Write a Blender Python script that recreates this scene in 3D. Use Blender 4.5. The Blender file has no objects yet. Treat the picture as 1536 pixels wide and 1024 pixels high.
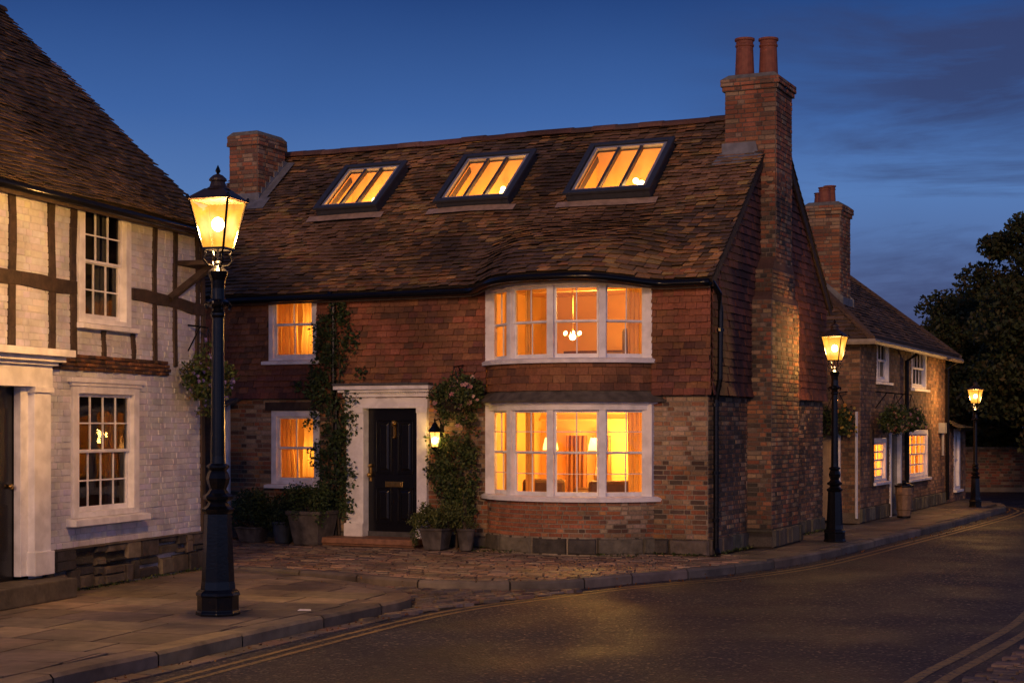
import bpy, bmesh, math, random
import numpy as np
from mathutils import Vector, Matrix
R=math.radians; pi=math.pi
S=bpy.context.scene; C=S.collection
rn=random.Random(11); nr=np.random.RandomState(5)

# ------------------------------------------------------------------ camera, sky, sun, exposure
FPX=2405.; EYE=1.9
cam=bpy.data.objects.new('camera',bpy.data.cameras.new('camera')); C.objects.link(cam)
cam.location=(0,0,EYE); cam.rotation_euler=(R(90),0,0)
cam.data.sensor_width=36; cam.data.lens=36*FPX/1536; cam.data.shift_y=128/1536
cam.data.clip_end=3000; S.camera=cam
S.render.resolution_x=1024; S.render.resolution_y=682
S.view_settings.view_transform='Standard'; S.view_settings.look='None'
S.view_settings.exposure=.1; S.view_settings.gamma=1
S.cycles.use_denoising=True
S.cycles.max_bounces=6; S.cycles.diffuse_bounces=3; S.cycles.transparent_max_bounces=16
S.cycles.sample_clamp_indirect=4
W=bpy.data.worlds.new('World'); S.world=W; W.use_nodes=True
def world():
    nt=W.node_tree; N=nt.nodes; L=nt.links; N.clear()
    out=N.new('ShaderNodeOutputWorld'); bg=N.new('ShaderNodeBackground'); L.new(bg.outputs[0],out.inputs[0])
    tc=N.new('ShaderNodeTexCoord'); sep=N.new('ShaderNodeSeparateXYZ'); L.new(tc.outputs['Generated'],sep.inputs[0])
    cr=N.new('ShaderNodeValToRGB'); L.new(sep.outputs['Z'],cr.inputs[0])
    e=cr.color_ramp.elements
    stops=[(0,(.065,.070,.150)),(.04,(.072,.082,.175)),(.09,(.080,.126,.285)),(.14,(.086,.182,.425)),(.19,(.044,.116,.335)),(.26,(.017,.054,.195)),(.36,(.015,.036,.125)),(1,(.014,.032,.11))]
    e[0].position=0; e[0].color=(*stops[0][1],1); e[1].position=1; e[1].color=(*stops[-1][1],1)
    for p,c in stops[1:-1]:
        x=e.new(p); x.color=(*c,1)
    # clouds: stretched noise, denser to the right of the view
    mp=N.new('ShaderNodeMapping'); mp.inputs['Scale'].default_value=(2.4,2.4,15); L.new(tc.outputs['Generated'],mp.inputs[0])
    nz=N.new('ShaderNodeTexNoise'); nz.inputs['Scale'].default_value=1.5; nz.inputs['Detail'].default_value=9; nz.inputs['Roughness'].default_value=.62; nz.inputs['Distortion'].default_value=.4
    L.new(mp.outputs[0],nz.inputs['Vector'])
    r2=N.new('ShaderNodeValToRGB'); L.new(nz.outputs[0],r2.inputs[0]); r2.color_ramp.elements[0].position=.42; r2.color_ramp.elements[1].position=.58
    mr=N.new('ShaderNodeMapRange'); L.new(sep.outputs['X'],mr.inputs[0]); mr.inputs[1].default_value=0.09; mr.inputs[2].default_value=.24
    mu=N.new('ShaderNodeMath'); mu.operation='MULTIPLY'; L.new(r2.outputs[0],mu.inputs[0]); L.new(mr.outputs[0],mu.inputs[1])
    m3=N.new('ShaderNodeMath'); m3.operation='MULTIPLY'; L.new(mu.outputs[0],m3.inputs[0]); m3.inputs[1].default_value=.75
    mx=N.new('ShaderNodeMix'); mx.data_type='RGBA'; L.new(m3.outputs[0],mx.inputs[0]); L.new(cr.outputs[0],mx.inputs[6]); mx.inputs[7].default_value=(.034,.044,.115,1)
    # faint broad mottling
    n2=N.new('ShaderNodeTexNoise'); n2.inputs['Scale'].default_value=5; n2.inputs['Detail'].default_value=3; L.new(tc.outputs['Generated'],n2.inputs['Vector'])
    r3=N.new('ShaderNodeMapRange'); L.new(n2.outputs[0],r3.inputs[0]); r3.inputs[1].default_value=.3; r3.inputs[2].default_value=.7; r3.inputs[3].default_value=.93; r3.inputs[4].default_value=1.06
    m4=N.new('ShaderNodeMix'); m4.data_type='RGBA'; m4.blend_type='MULTIPLY'; m4.inputs[0].default_value=1; L.new(mx.outputs[2],m4.inputs[6]); L.new(r3.outputs[0],m4.inputs[7])
    # the twilight air of the physical sky on top
    sk=N.new('ShaderNodeTexSky'); sk.sky_type='NISHITA'; sk.sun_disc=False; sk.sun_elevation=R(SUN_EL_SKY); sk.sun_rotation=R(188)
    m5=N.new('ShaderNodeMix'); m5.data_type='RGBA'; m5.blend_type='ADD'; m5.inputs[0].default_value=.005; L.new(m4.outputs[2],m5.inputs[6]); L.new(sk.outputs[0],m5.inputs[7])
    # glow added low in the unseen sky behind the viewer to light the facades
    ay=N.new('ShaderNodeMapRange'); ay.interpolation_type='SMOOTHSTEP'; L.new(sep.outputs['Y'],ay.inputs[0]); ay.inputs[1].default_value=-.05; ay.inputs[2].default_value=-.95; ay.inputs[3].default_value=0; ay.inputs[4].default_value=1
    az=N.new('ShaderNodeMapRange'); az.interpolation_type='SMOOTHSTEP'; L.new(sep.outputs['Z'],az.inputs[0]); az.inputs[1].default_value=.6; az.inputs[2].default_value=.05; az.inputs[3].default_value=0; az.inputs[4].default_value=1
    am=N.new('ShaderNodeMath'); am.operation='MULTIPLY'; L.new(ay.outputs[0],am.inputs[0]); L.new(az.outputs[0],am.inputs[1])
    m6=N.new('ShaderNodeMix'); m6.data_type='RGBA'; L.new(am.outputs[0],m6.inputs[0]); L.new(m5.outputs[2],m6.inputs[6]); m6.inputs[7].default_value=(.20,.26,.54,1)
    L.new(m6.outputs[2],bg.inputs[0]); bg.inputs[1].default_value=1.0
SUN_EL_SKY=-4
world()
sun=bpy.data.objects.new('afterglow_sun',bpy.data.lights.new('afterglow_sun','SUN')); C.objects.link(sun)  # warm fill added from behind the viewer to light facade and roof
sun.data.energy=.85; sun.data.angle=R(10); sun.data.color=(1,.54,.28)
tos=Vector((-.18,-.95,.24)).normalized()
sun.rotation_euler=tos.to_track_quat('Z','Y').to_euler()

# ------------------------------------------------------------------ helpers
def ground(x,y,z=0.):
    Z=(EYE-z)*FPX/(y-640); return ((x-768)/FPX*Z,Z)
def tag(o,label=None,cat=None,group=None,kind=None):
    if label:o['label']=label
    if cat:o['category']=cat
    if group:o['group']=group
    if kind:o['kind']=kind
    return o
def thing(name,label,cat,loc=(0,0,0),rz=0,group=None):
    o=bpy.data.objects.new(name,None); C.objects.link(o); o.location=loc; o.rotation_euler=(0,0,rz); o.empty_display_size=.2
    return tag(o,label,cat,group)
def copy_tree(o,parent=None):
    c=o.copy(); C.objects.link(c)
    if parent: c.parent=parent
    for ch in list(o.children): copy_tree(ch,c)
    return c
def var(c,a=.15):
    k=1+rn.uniform(-a,a); return (c[0]*k,c[1]*k*(1+rn.uniform(-.05,.05)),c[2]*k*(1+rn.uniform(-.08,.08)))
WHT=(1,1,1)
class MB:
    def __init__(s): s.v=[];s.f=[];s.c=[]
    def poly(s,pts,col=WHT):
        b=len(s.v); s.v+= [tuple(p) for p in pts]; s.f.append(tuple(range(b,b+len(pts)))); s.c.append(col); return s
    def hexa(s,p,col=WHT):   # p: 4 back + 4 front
        b=len(s.v); s.v+=[tuple(q) for q in p]
        for f in ((3,2,1,0),(4,5,6,7),(0,1,5,4),(1,2,6,5),(2,3,7,6),(3,0,4,7)): s.f.append(tuple(b+i for i in f)); s.c.append(col)
        return s
    def fbox(s,fm,u0,u1,z0,z1,d0,d1,col=WHT,ins=0.):
        return s.hexa([fm(u0,z0,d0),fm(u1,z0,d0),fm(u1,z1,d0),fm(u0,z1,d0),fm(u0+ins,z0+ins,d1),fm(u1-ins,z0+ins,d1),fm(u1-ins,z1-ins,d1),fm(u0+ins,z1-ins,d1)],col)
    def box(s,x0,x1,y0,y1,z0,z1,col=WHT): return s.fbox(lambda u,z,d:(u,-d,z),x0,x1,z0,z1,-y1,-y0,col)
    def grid(s,fn,nu,nv,col=WHT,cf=None):
        b=len(s.v)
        for j in range(nv+1):
            for i in range(nu+1): s.v.append(tuple(fn(i/nu,j/nv)))
        for j in range(nv):
            for i in range(nu):
                a=b+j*(nu+1)+i; s.f.append((a,a+1,a+nu+2,a+nu+1)); s.c.append(cf(i/nu,j/nv) if cf else col)
        return s
    def sweep(s,fm,prof,u0,u1,n,col=WHT,closed=True):
        m=len(prof); b=len(s.v)
        for i in range(n+1):
            u=u0+(u1-u0)*i/n
            for d,z in prof: s.v.append(tuple(fm(u,z,d)))
        for i in range(n):
            for j in range(m if closed else m-1):
                k=(j+1)%m; s.f.append((b+i*m+j,b+(i+1)*m+j,b+(i+1)*m+k,b+i*m+k)); s.c.append(col)
        if closed:
            s.f.append(tuple(b+j for j in range(m))); s.c.append(col)
            s.f.append(tuple(b+n*m+j for j in range(m))); s.c.append(col)
        return s
    def tube(s,path,r,n=8,col=WHT,ang=0.):
        path=[Vector(p) for p in path]; rs=r if isinstance(r,(list,tuple)) else [r]*len(path)
        b=len(s.v)
        for i,p in enumerate(path):
            t=(path[min(i+1,len(path)-1)]-path[max(i-1,0)]).normalized()
            a=Vector((0,0,1)) if abs(t.z)<.9 else Vector((1,0,0))
            x=t.cross(a).normalized(); y=t.cross(x)
            for k in range(n):
                th=2*pi*k/n+ang; s.v.append(tuple(p+(x*math.cos(th)+y*math.sin(th))*rs[i]))
        for i in range(len(path)-1):
            for k in range(n):
                k2=(k+1)%n; s.f.append((b+i*n+k,b+i*n+k2,b+(i+1)*n+k2,b+(i+1)*n+k)); s.c.append(col)
        s.f.append(tuple(b+k for k in range(n))); s.c.append(col)
        e=b+(len(path)-1)*n; s.f.append(tuple(e+k for k in range(n))); s.c.append(col)
        return s
    def lathe(s,prof,n=16,o=(0,0,0),col=WHT,ang=0.,sx=1,sy=1):
        b=len(s.v)
        for r,z in prof:
            for k in range(n):
                th=2*pi*k/n+ang; s.v.append((o[0]+r*sx*math.cos(th),o[1]+r*sy*math.sin(th),o[2]+z))
        for i in range(len(prof)-1):
            for k in range(n):
                k2=(k+1)%n; s.f.append((b+i*n+k,b+i*n+k2,b+(i+1)*n+k2,b+(i+1)*n+k)); s.c.append(col)
        s.f.append(tuple(b+k for k in range(n))); s.c.append(col)
        e=b+(len(prof)-1)*n; s.f.append(tuple(e+k for k in range(n))); s.c.append(col)
        return s
    def ball(s,c,r,n=8,col=WHT,sz=1.):
        pr=[(max(.001,r*math.sin(pi*i/n)),-r*sz*math.cos(pi*i/n)) for i in range(n+1)]
        return s.lathe(pr,n*2 if n<6 else 12,c,col)
    def build(s,name,mat,parent=None,smooth=False,bevel=0,recalc=True):
        me=bpy.data.meshes.new(name); me.from_pydata(s.v,[],s.f)
        at=me.color_attributes.new('Col','FLOAT_COLOR','CORNER')
        cnt=np.array([len(f) for f in s.f]); col=np.ones((len(s.f),4),dtype=np.float32); col[:,:3]=np.array([c[:3] for c in s.c])
        at.data.foreach_set('color',np.repeat(col,cnt,axis=0).ravel())
        if recalc:
            bm=bmesh.new(); bm.from_mesh(me); bmesh.ops.recalc_face_normals(bm,faces=bm.faces); bm.to_mesh(me); bm.free()
        if smooth: me.polygons.foreach_set('use_smooth',[True]*len(me.polygons))
        me.materials.append(mat); o=bpy.data.objects.new(name,me); C.objects.link(o)
        if parent: o.parent=parent
        if bevel:
            m=o.modifiers.new('b','BEVEL'); m.width=bevel; m.segments=2; m.limit_method='ANGLE'
        return o
def leafmesh(name,mat,P,size,parent=None,pal=None,droop=.3,jit=.35):
    P=np.asarray(P,dtype=np.float64); n=len(P)
    a=nr.normal(size=(n,3)); a[:,2]-=droop; a/=np.linalg.norm(a,axis=1)[:,None]
    b=nr.normal(size=(n,3)); b-=a*(a*b).sum(1)[:,None]; b/=np.linalg.norm(b,axis=1)[:,None]
    nn=np.cross(a,b)
    sz=(size*(1+jit*nr.uniform(-1,1,n)))[:,None]
    v=np.stack([P-a*sz*.5,P+b*sz*.32+nn*sz*.08,P+a*sz*.55,P-b*sz*.32+nn*sz*.08],1).reshape(-1,3)
    me=bpy.data.meshes.new(name); me.vertices.add(4*n); me.vertices.foreach_set('co',v.ravel().astype(np.float32))
    i=np.arange(n)*4; f=np.stack([i,i+1,i+2,i,i+2,i+3],1).ravel()
    me.loops.add(6*n); me.loops.foreach_set('vertex_index',f.astype(np.int32)); me.polygons.add(2*n)
    me.polygons.foreach_set('loop_start',(np.arange(2*n)*3).astype(np.int32)); me.update(calc_edges=True); me.validate()
    at=me.color_attributes.new('Col','FLOAT_COLOR','CORNER'); pal=np.array(pal or [(1,1,1)])
    c=pal[nr.randint(0,len(pal),n)]*nr.uniform(.65,1.35,n)[:,None]; c=np.concatenate([c,np.ones((n,1))],1)
    at.data.foreach_set('color',np.repeat(c,6,axis=0).astype(np.float32).ravel())
    me.materials.append(mat); o=bpy.data.objects.new(name,me); C.objects.link(o)
    if parent:o.parent=parent
    return o
def M(name,col,rough=.8,metal=0,nz=None,bump=None,stain=None,spec=.5,trans=None,wear=None):
    m=bpy.data.materials.new(name); m.use_nodes=True; nt=m.node_tree; N=nt.nodes; L=nt.links
    p=N['Principled BSDF']; p.inputs['Roughness'].default_value=rough; p.inputs['Metallic'].default_value=metal; p.inputs['Specular IOR Level'].default_value=spec
    tc=N.new('ShaderNodeTexCoord'); at=N.new('ShaderNodeAttribute'); at.attribute_name='Col'
    mx=N.new('ShaderNodeMix'); mx.data_type='RGBA'; mx.blend_type='MULTIPLY'; mx.inputs[0].default_value=1; mx.inputs[6].default_value=(*col,1); L.new(at.outputs[0],mx.inputs[7]); cur=mx.outputs[2]
    def mulnoise(cur,sc,lo,hi,a=.3,b=.7,det=4):
        n=N.new('ShaderNodeTexNoise'); n.inputs['Scale'].default_value=sc; n.inputs['Detail'].default_value=det; L.new(tc.outputs['Object'],n.inputs['Vector'])
        r=N.new('ShaderNodeMapRange'); r.inputs[1].default_value=a; r.inputs[2].default_value=b; r.inputs[3].default_value=lo; r.inputs[4].default_value=hi; L.new(n.outputs[0],r.inputs[0])
        x=N.new('ShaderNodeMix'); x.data_type='RGBA'; x.blend_type='MULTIPLY'; x.inputs[0].default_value=1; L.new(cur,x.inputs[6]); L.new(r.outputs[0],x.inputs[7]); return x.outputs[2]
    if nz: cur=mulnoise(cur,nz[0],1-nz[1],1+nz[1])
    if stain: cur=mulnoise(cur,stain[0],stain[1],1.05,.38,.56,6)
    if wear:   # patches where another colour shows: (scale,threshold,colour)
        n=N.new('ShaderNodeTexNoise'); n.inputs['Scale'].default_value=wear[0]; n.inputs['Detail'].default_value=8; n.inputs['Roughness'].default_value=.7; L.new(tc.outputs['Object'],n.inputs['Vector'])
        r=N.new('ShaderNodeMapRange'); r.inputs[1].default_value=wear[1]; r.inputs[2].default_value=wear[1]+.06; L.new(n.outputs[0],r.inputs[0])
        x=N.new('ShaderNodeMix'); x.data_type='RGBA'; L.new(r.outputs[0],x.inputs[0]); L.new(cur,x.inputs[6]); x.inputs[7].default_value=(*wear[2],1); cur=x.outputs[2]
    L.new(cur,p.inputs['Base Color'])
    if bump:
        n=N.new('ShaderNodeTexNoise'); n.inputs['Scale'].default_value=bump[0]; n.inputs['Detail'].default_value=6; L.new(tc.outputs['Object'],n.inputs['Vector'])
        b=N.new('ShaderNodeBump'); b.inputs['Strength'].default_value=bump[1]; b.inputs['Distance'].default_value=bump[2] if len(bump)>2 else .02; L.new(n.outputs[0],b.inputs['Height']); L.new(b.outputs[0],p.inputs['Normal'])
    if trans:
        t=N.new('ShaderNodeBsdfTranslucent'); L.new(cur,t.inputs[0]); ms=N.new('ShaderNodeMixShader'); ms.inputs[0].default_value=trans
        L.new(p.outputs[0],ms.inputs[1]); L.new(t.outputs[0],ms.inputs[2]); L.new(ms.outputs[0],N['Material Output'].inputs[0])
    return m
def EM(name,col,st):
    m=bpy.data.materials.new(name); m.use_nodes=True; N=m.node_tree.nodes; p=N['Principled BSDF']
    p.inputs['Base Color'].default_value=(*col,1); p.inputs['Emission Color'].default_value=(*col,1); p.inputs['Emission Strength'].default_value=st; return m
def GLASS(name,tint=(1,1,1),refl=.08,rough=.02,emit=None):
    m=bpy.data.materials.new(name); m.use_nodes=True; nt=m.node_tree; N=nt.nodes; L=nt.links; N.remove(N['Principled BSDF']); o=N['Material Output']
    t=N.new('ShaderNodeBsdfTransparent'); t.inputs[0].default_value=(*tint,1); g=N.new('ShaderNodeBsdfGlossy'); g.inputs['Roughness'].default_value=rough
    lw=N.new('ShaderNodeLayerWeight'); lw.inputs[0].default_value=.25
    mp=N.new('ShaderNodeMapRange'); mp.inputs[3].default_value=refl; mp.inputs[4].default_value=.7 if refl>0 else 0; L.new(lw.outputs['Fresnel'],mp.inputs[0])
    ms=N.new('ShaderNodeMixShader'); L.new(mp.outputs[0],ms.inputs[0]); L.new(t.outputs[0],ms.inputs[1]); L.new(g.outputs[0],ms.inputs[2]); sh=ms.outputs[0]
    if rough<.05:
        tc=N.new('ShaderNodeTexCoord'); n=N.new('ShaderNodeTexNoise'); n.inputs['Scale'].default_value=2.5; L.new(tc.outputs['Object'],n.inputs['Vector'])
        b=N.new('ShaderNodeBump'); b.inputs['Strength'].default_value=.15; b.inputs['Distance'].default_value=.02; L.new(n.outputs[0],b.inputs['Height']); L.new(b.outputs[0],g.inputs['Normal'])
    if emit:    # glowing frosted glass, strongest next to the flame at the local centre
        tc=N.new('ShaderNodeTexCoord'); vm=N.new('ShaderNodeVectorMath'); vm.operation='DISTANCE'; L.new(tc.outputs['Object'],vm.inputs[0]); vm.inputs[1].default_value=emit['c']
        r=N.new('ShaderNodeMapRange'); r.inputs[1].default_value=emit['r0']; r.inputs[2].default_value=emit['r1']; r.inputs[3].default_value=1; r.inputs[4].default_value=0; L.new(vm.outputs['Value'],r.inputs[0])
        cr=N.new('ShaderNodeValToRGB'); L.new(r.outputs[0],cr.inputs[0]); e=cr.color_ramp.elements; e[0].color=(*emit['lo'],1); e[1].color=(*emit['hi'],1); x=e.new(.5); x.color=(*emit['mid'],1)
        nz=N.new('ShaderNodeTexNoise'); nz.inputs['Scale'].default_value=7; nz.inputs['Detail'].default_value=3; L.new(tc.outputs['Object'],nz.inputs['Vector'])
        r4=N.new('ShaderNodeMapRange'); r4.inputs[3].default_value=.6*emit['s']; r4.inputs[4].default_value=1.4*emit['s']; r4.inputs[1].default_value=.3; r4.inputs[2].default_value=.7; L.new(nz.outputs[0],r4.inputs[0])
        em=N.new('ShaderNodeEmission'); L.new(cr.outputs[0],em.inputs[0]); L.new(r4.outputs[0],em.inputs[1])
        ad=N.new('ShaderNodeAddShader'); L.new(sh,ad.inputs[0]); L.new(em.outputs[0],ad.inputs[1]); sh=ad.outputs[0]
    L.new(sh,o.inputs[0]); return m
# materials
m_brick=M('brick',WHT,.88,nz=(35,.22),bump=(45,.5,.006),stain=(1.1,.62))
m_wbrick=M('whitewashed_brick',(.66,.66,.71),.8,nz=(14,.08),bump=(28,.5,.006),stain=(2.2,.8))
m_tile=M('clay_tile',WHT,.82,nz=(28,.25),bump=(40,.4,.006),stain=(.9,.55))
m_roof=M('mossy_roof_tile',WHT,.85,nz=(28,.25),bump=(40,.4,.006),stain=(.8,.5),wear=(5,.60,(.085,.085,.04)))
m_stone=M('rough_stone',WHT,.9,nz=(9,.25),bump=(16,.8,.03),stain=(3,.6))
m_white=M('white_paint',(.86,.86,.88),.45,nz=(6,.07),bump=(30,.15,.004),stain=(5,.86))
m_timber=M('dark_timber',(.055,.036,.024),.75,nz=(12,.4),bump=(22,.8,.01))
m_black=M('black_gloss_paint',(.006,.006,.008),.25,nz=(20,.2),bump=(25,.12,.003))
m_iron=M('black_cast_iron',(.006,.006,.007),.2,spec=.35,nz=(18,.3),bump=(40,.25,.004))
m_grey=M('slate_grey_metal',(.045,.05,.06),.42,nz=(8,.15))
m_rim=M('pale_grey_metal',(.30,.31,.34),.4,nz=(8,.1))
m_lead=M('weathered_lead',(.17,.18,.20),.6,nz=(7,.3),bump=(14,.5,.01))
m_cement=M('old_cement',(.20,.19,.15),.9,nz=(12,.3),bump=(20,.6,.02))
m_pot=M('terracotta',(.26,.085,.045),.7,nz=(12,.25))
m_slate=M('slate',(.07,.07,.075),.7,nz=(12,.3),bump=(15,.4))
m_brass=M('brass',(.60,.38,.12),.32,metal=1,nz=(25,.2))
m_step=M('worn_step_brick',(.26,.13,.075),.7,nz=(10,.3),bump=(18,.5))
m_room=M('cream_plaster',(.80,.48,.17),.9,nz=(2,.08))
m_curt=M('curtain_cloth',(.64,.38,.13),.9,trans=.45,nz=(5,.08))
m_dcurt=M('grey_curtain_cloth',(.07,.075,.085),.9,trans=.2,nz=(6,.15))
m_dark=M('unlit_room',(.035,.032,.035),.9)
m_furn=M('dark_furniture',(.10,.045,.02),.55,nz=(8,.2))
m_glass=GLASS('window_glass',refl=.03)
m_sgl=GLASS('skylight_glass',refl=.04)
m_leaf=M('leaf',WHT,.6,trans=.25,spec=.3)
m_petal=M('petal',WHT,.6,trans=.3)
m_bark=M('bark',(.06,.045,.03),.9,nz=(10,.4),bump=(14,.9,.03))
m_clay=M('weathered_planter',(.10,.088,.078),.85,nz=(9,.35),bump=(16,.6,.01),stain=(4,.6))
m_blue=M('blue_glazed_planter',(.05,.065,.09),.45,nz=(9,.3))
m_soil=M('soil',(.03,.022,.015),.95,bump=(30,1,.02))
m_boards=M('weathered_boards',(.20,.13,.08),.7,nz=(9,.3),bump=(10,.5))
m_bulb=EM('lamp_flame',(1,.72,.30),60)
m_bulb2=EM('room_bulb',(1,.66,.25),14)
m_shade=EM('lit_lampshade',(1,.55,.16),3.2)
m_pave=M('paving_stone',WHT,.72,nz=(7,.22),bump=(22,.6,.008),stain=(1.3,.6))
m_sett=M('sett_stone',WHT,.6,nz=(16,.25),bump=(26,.6,.01),stain=(1.5,.6))

# ------------------------------------------------------------------ masonry
def free(a,b,cuts):
    seg=[(a,b)]
    for c,d in cuts:
        n=[]
        for x,y in seg:
            if d<=x or c>=y: n.append((x,y)); continue
            if c>x: n.append((x,c))
            if d<y: n.append((d,y))
        seg=n
    return seg
def cells(mb,fm,u0,u1,z0,z1,holes,d,col,du=9.,topf=None):
    us=sorted({u0,u1,*[min(max(h[i],u0),u1) for h in holes for i in (0,1)]}); zs=sorted({z0,z1,*[min(max(h[i],z0),z1) for h in holes for i in (2,3)]})
    for i in range(len(us)-1):
        for j in range(len(zs)-1):
            a,b,c,e=us[i],us[i+1],zs[j],zs[j+1]
            if any(h[0]<(a+b)/2<h[1] and h[2]<(c+e)/2<h[3] for h in holes): continue
            n=max(1,math.ceil((b-a)/du))
            for k in range(n):
                p=a+(b-a)*k/n; q=a+(b-a)*(k+1)/n; mb.poly([fm(p,c,d),fm(q,c,d),fm(q,e,d),fm(p,e,d)],col)
def courses(mb,fm,u0,u1,z0,z1,holes,bw,bh,gap,dep,pal,jd=.004,tilt=0.,over=0.,flem=True,keep=None,skew=.0,wob=None,va=.18,patch=None):
    n=max(1,round((z1-z0)/bh)); h=(z1-z0)/n
    for r in range(n):
        a=z0+r*h; b=a+h
        cuts=[(q[0],q[1]) for q in holes if min(b,q[3])-max(a,q[2])>h*.35]
        for s0,s1 in free(u0,u1,cuts):
            x=s0-(bw*.5 if r%2 else 0)-(bw*.25 if flem and r%2 else 0); k=0
            while x<s1-.01:
                w=bw*(.5 if flem and (k+r)%2 else 1)*(1+rn.uniform(-.06,.06)); k+=1
                p=max(x,s0); q=min(x+w,s1); x+=w
                if q-p<.025: continue
                if keep and not keep((p+q)/2,(a+b)/2): continue
                g=gap/2; d=dep+rn.uniform(-jd,jd); sk=rn.uniform(-skew,skew)
                P=pal
                if patch: P=patch((p+q)/2,(a+b)/2) or pal
                col=var(rn.choice(P),va)
                if tilt:
                    lo=d+tilt+rn.uniform(-jd,jd); sk2=rn.uniform(-skew,skew)
                    mb.hexa([fm(p+g,a+sk,lo-.014),fm(q-g,a+sk2,lo-.014),fm(q-g,b+over,d-.014),fm(p+g,b+over,d-.014),fm(p+g,a+sk,lo),fm(q-g,a+sk2,lo),fm(q-g,b+over,d),fm(p+g,b+over,d)],col)
                else:
                    i=.0035; e1=rn.uniform(-skew,skew); e2=rn.uniform(-skew,skew)
                    mb.hexa([fm(p+g,a+g,0),fm(q-g,a+g,0),fm(q-g,b-g,0),fm(p+g,b-g,0),fm(p+g+i,a+g+i+e1,d),fm(q-g-i,a+g+i+e2,d),fm(q-g-i,b-g-i+e2,d),fm(p+g+i,b-g-i+e1,d)],col)
BR=[(.36,.13,.065),(.40,.17,.085),(.30,.105,.06),(.24,.12,.075),(.40,.25,.155),(.33,.21,.14),(.17,.085,.06),(.10,.06,.05),(.44,.20,.09)]
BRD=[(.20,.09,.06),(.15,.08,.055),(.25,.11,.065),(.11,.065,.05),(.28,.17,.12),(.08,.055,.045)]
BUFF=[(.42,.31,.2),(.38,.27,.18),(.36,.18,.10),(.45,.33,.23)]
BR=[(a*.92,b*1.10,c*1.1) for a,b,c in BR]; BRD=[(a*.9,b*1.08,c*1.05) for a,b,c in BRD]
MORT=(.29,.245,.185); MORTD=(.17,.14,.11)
TH=[(.29,.10,.055),(.26,.09,.05),(.31,.115,.06),(.24,.085,.05),(.18,.07,.045),(.28,.10,.052)]
THD=[(.17,.06,.04),(.13,.05,.037),(.21,.075,.045),(.10,.042,.033)]
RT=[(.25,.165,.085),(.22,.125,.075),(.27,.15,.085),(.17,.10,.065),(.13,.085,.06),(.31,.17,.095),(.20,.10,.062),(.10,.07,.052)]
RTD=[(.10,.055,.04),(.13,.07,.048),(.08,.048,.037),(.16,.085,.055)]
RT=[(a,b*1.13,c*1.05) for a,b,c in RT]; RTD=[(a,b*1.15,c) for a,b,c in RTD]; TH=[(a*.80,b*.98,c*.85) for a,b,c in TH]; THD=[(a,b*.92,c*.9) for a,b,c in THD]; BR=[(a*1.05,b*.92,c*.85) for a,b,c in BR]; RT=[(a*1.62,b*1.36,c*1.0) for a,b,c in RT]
FR=lambda x,z,d:(x,-d,z)
def patchwork(seed,pals,sc=.9):
    r=random.Random(seed); ph=[r.uniform(0,6) for _ in range(6)]
    def f(u,z):
        v=math.sin(u*sc*2.1+ph[0]+1.3*math.sin(z*2.3+ph[1]))+math.sin(z*sc*3.1+ph[2]+math.sin(u*1.7+ph[3]))+rn.uniform(-.7,.7)
        return pals[0] if v>.75 else (pals[1] if v<-.75 else None)
    return f
def stones(mb,fm,u0,u1,z0,z1,w,h,dep,pal,mort=(.06,.05,.04)):
    cells(mb,fm,u0,u1,z0,z1,[],.0,mort,.3)
    n=max(1,round((z1-z0)/h)); hh=(z1-z0)/n
    for r in range(n):
        x=u0
        while x<u1-.02:
            ww=w*rn.uniform(.55,1.5); q=min(x+ww,u1)
            if u1-q<.08:q=u1
            sub=[(0,1)] if w>.33 or rn.random()<.5 else [(0,rn.uniform(.35,.65))]
            if sub[0][1]<1: sub.append((sub[0][1],1))
            for s0,s1 in sub:
                a=z0+hh*(r+s0)+(rn.uniform(-.3,.3)*hh*.4 if r+s0>0 else 0); b=z0+hh*(r+s1)+(rn.uniform(-.3,.3)*hh*.4 if r+s1<n else 0); j=lambda:rn.uniform(-.018,.018)*min(1,h/.2)
                g=.012; e=.02; d=dep*rn.uniform(.6,1.3)
                mb.hexa([fm(x+g,a+g,0),fm(q-g,a+g,0),fm(q-g,b-g,0),fm(x+g,b-g,0),fm(x+e+abs(j()),a+e+abs(j()),d),fm(q-e-abs(j()),a+e+abs(j()),d),fm(q-e-abs(j()),b-e-abs(j()),d),fm(x+e+abs(j()),b-e-abs(j()),d)],var(rn.choice(pal),.25))
            x=q
def curtain(fm,u0,u1,z0,z1,d,mat,parent,gather=0.,folds=None):
    mb=MB(); nf=folds or max(3,int((u1-u0)/.07)); ph=rn.uniform(0,6)
    def f(a,b):
        pinch=1-gather*math.sin(pi*min(1,(1-b)*1.3))**2*.5
        u=u0+(u1-u0)*a*pinch+.01*math.sin(a*40+b*3)
        return fm(u,z0+(z1-z0)*b,d+.03*math.sin(a*nf*2*pi+ph+.6*math.sin(b*3))-.02)
    mb.grid(f,nf*8,6); return mb.build('curtain',mat,parent,smooth=True,recalc=False)
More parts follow.
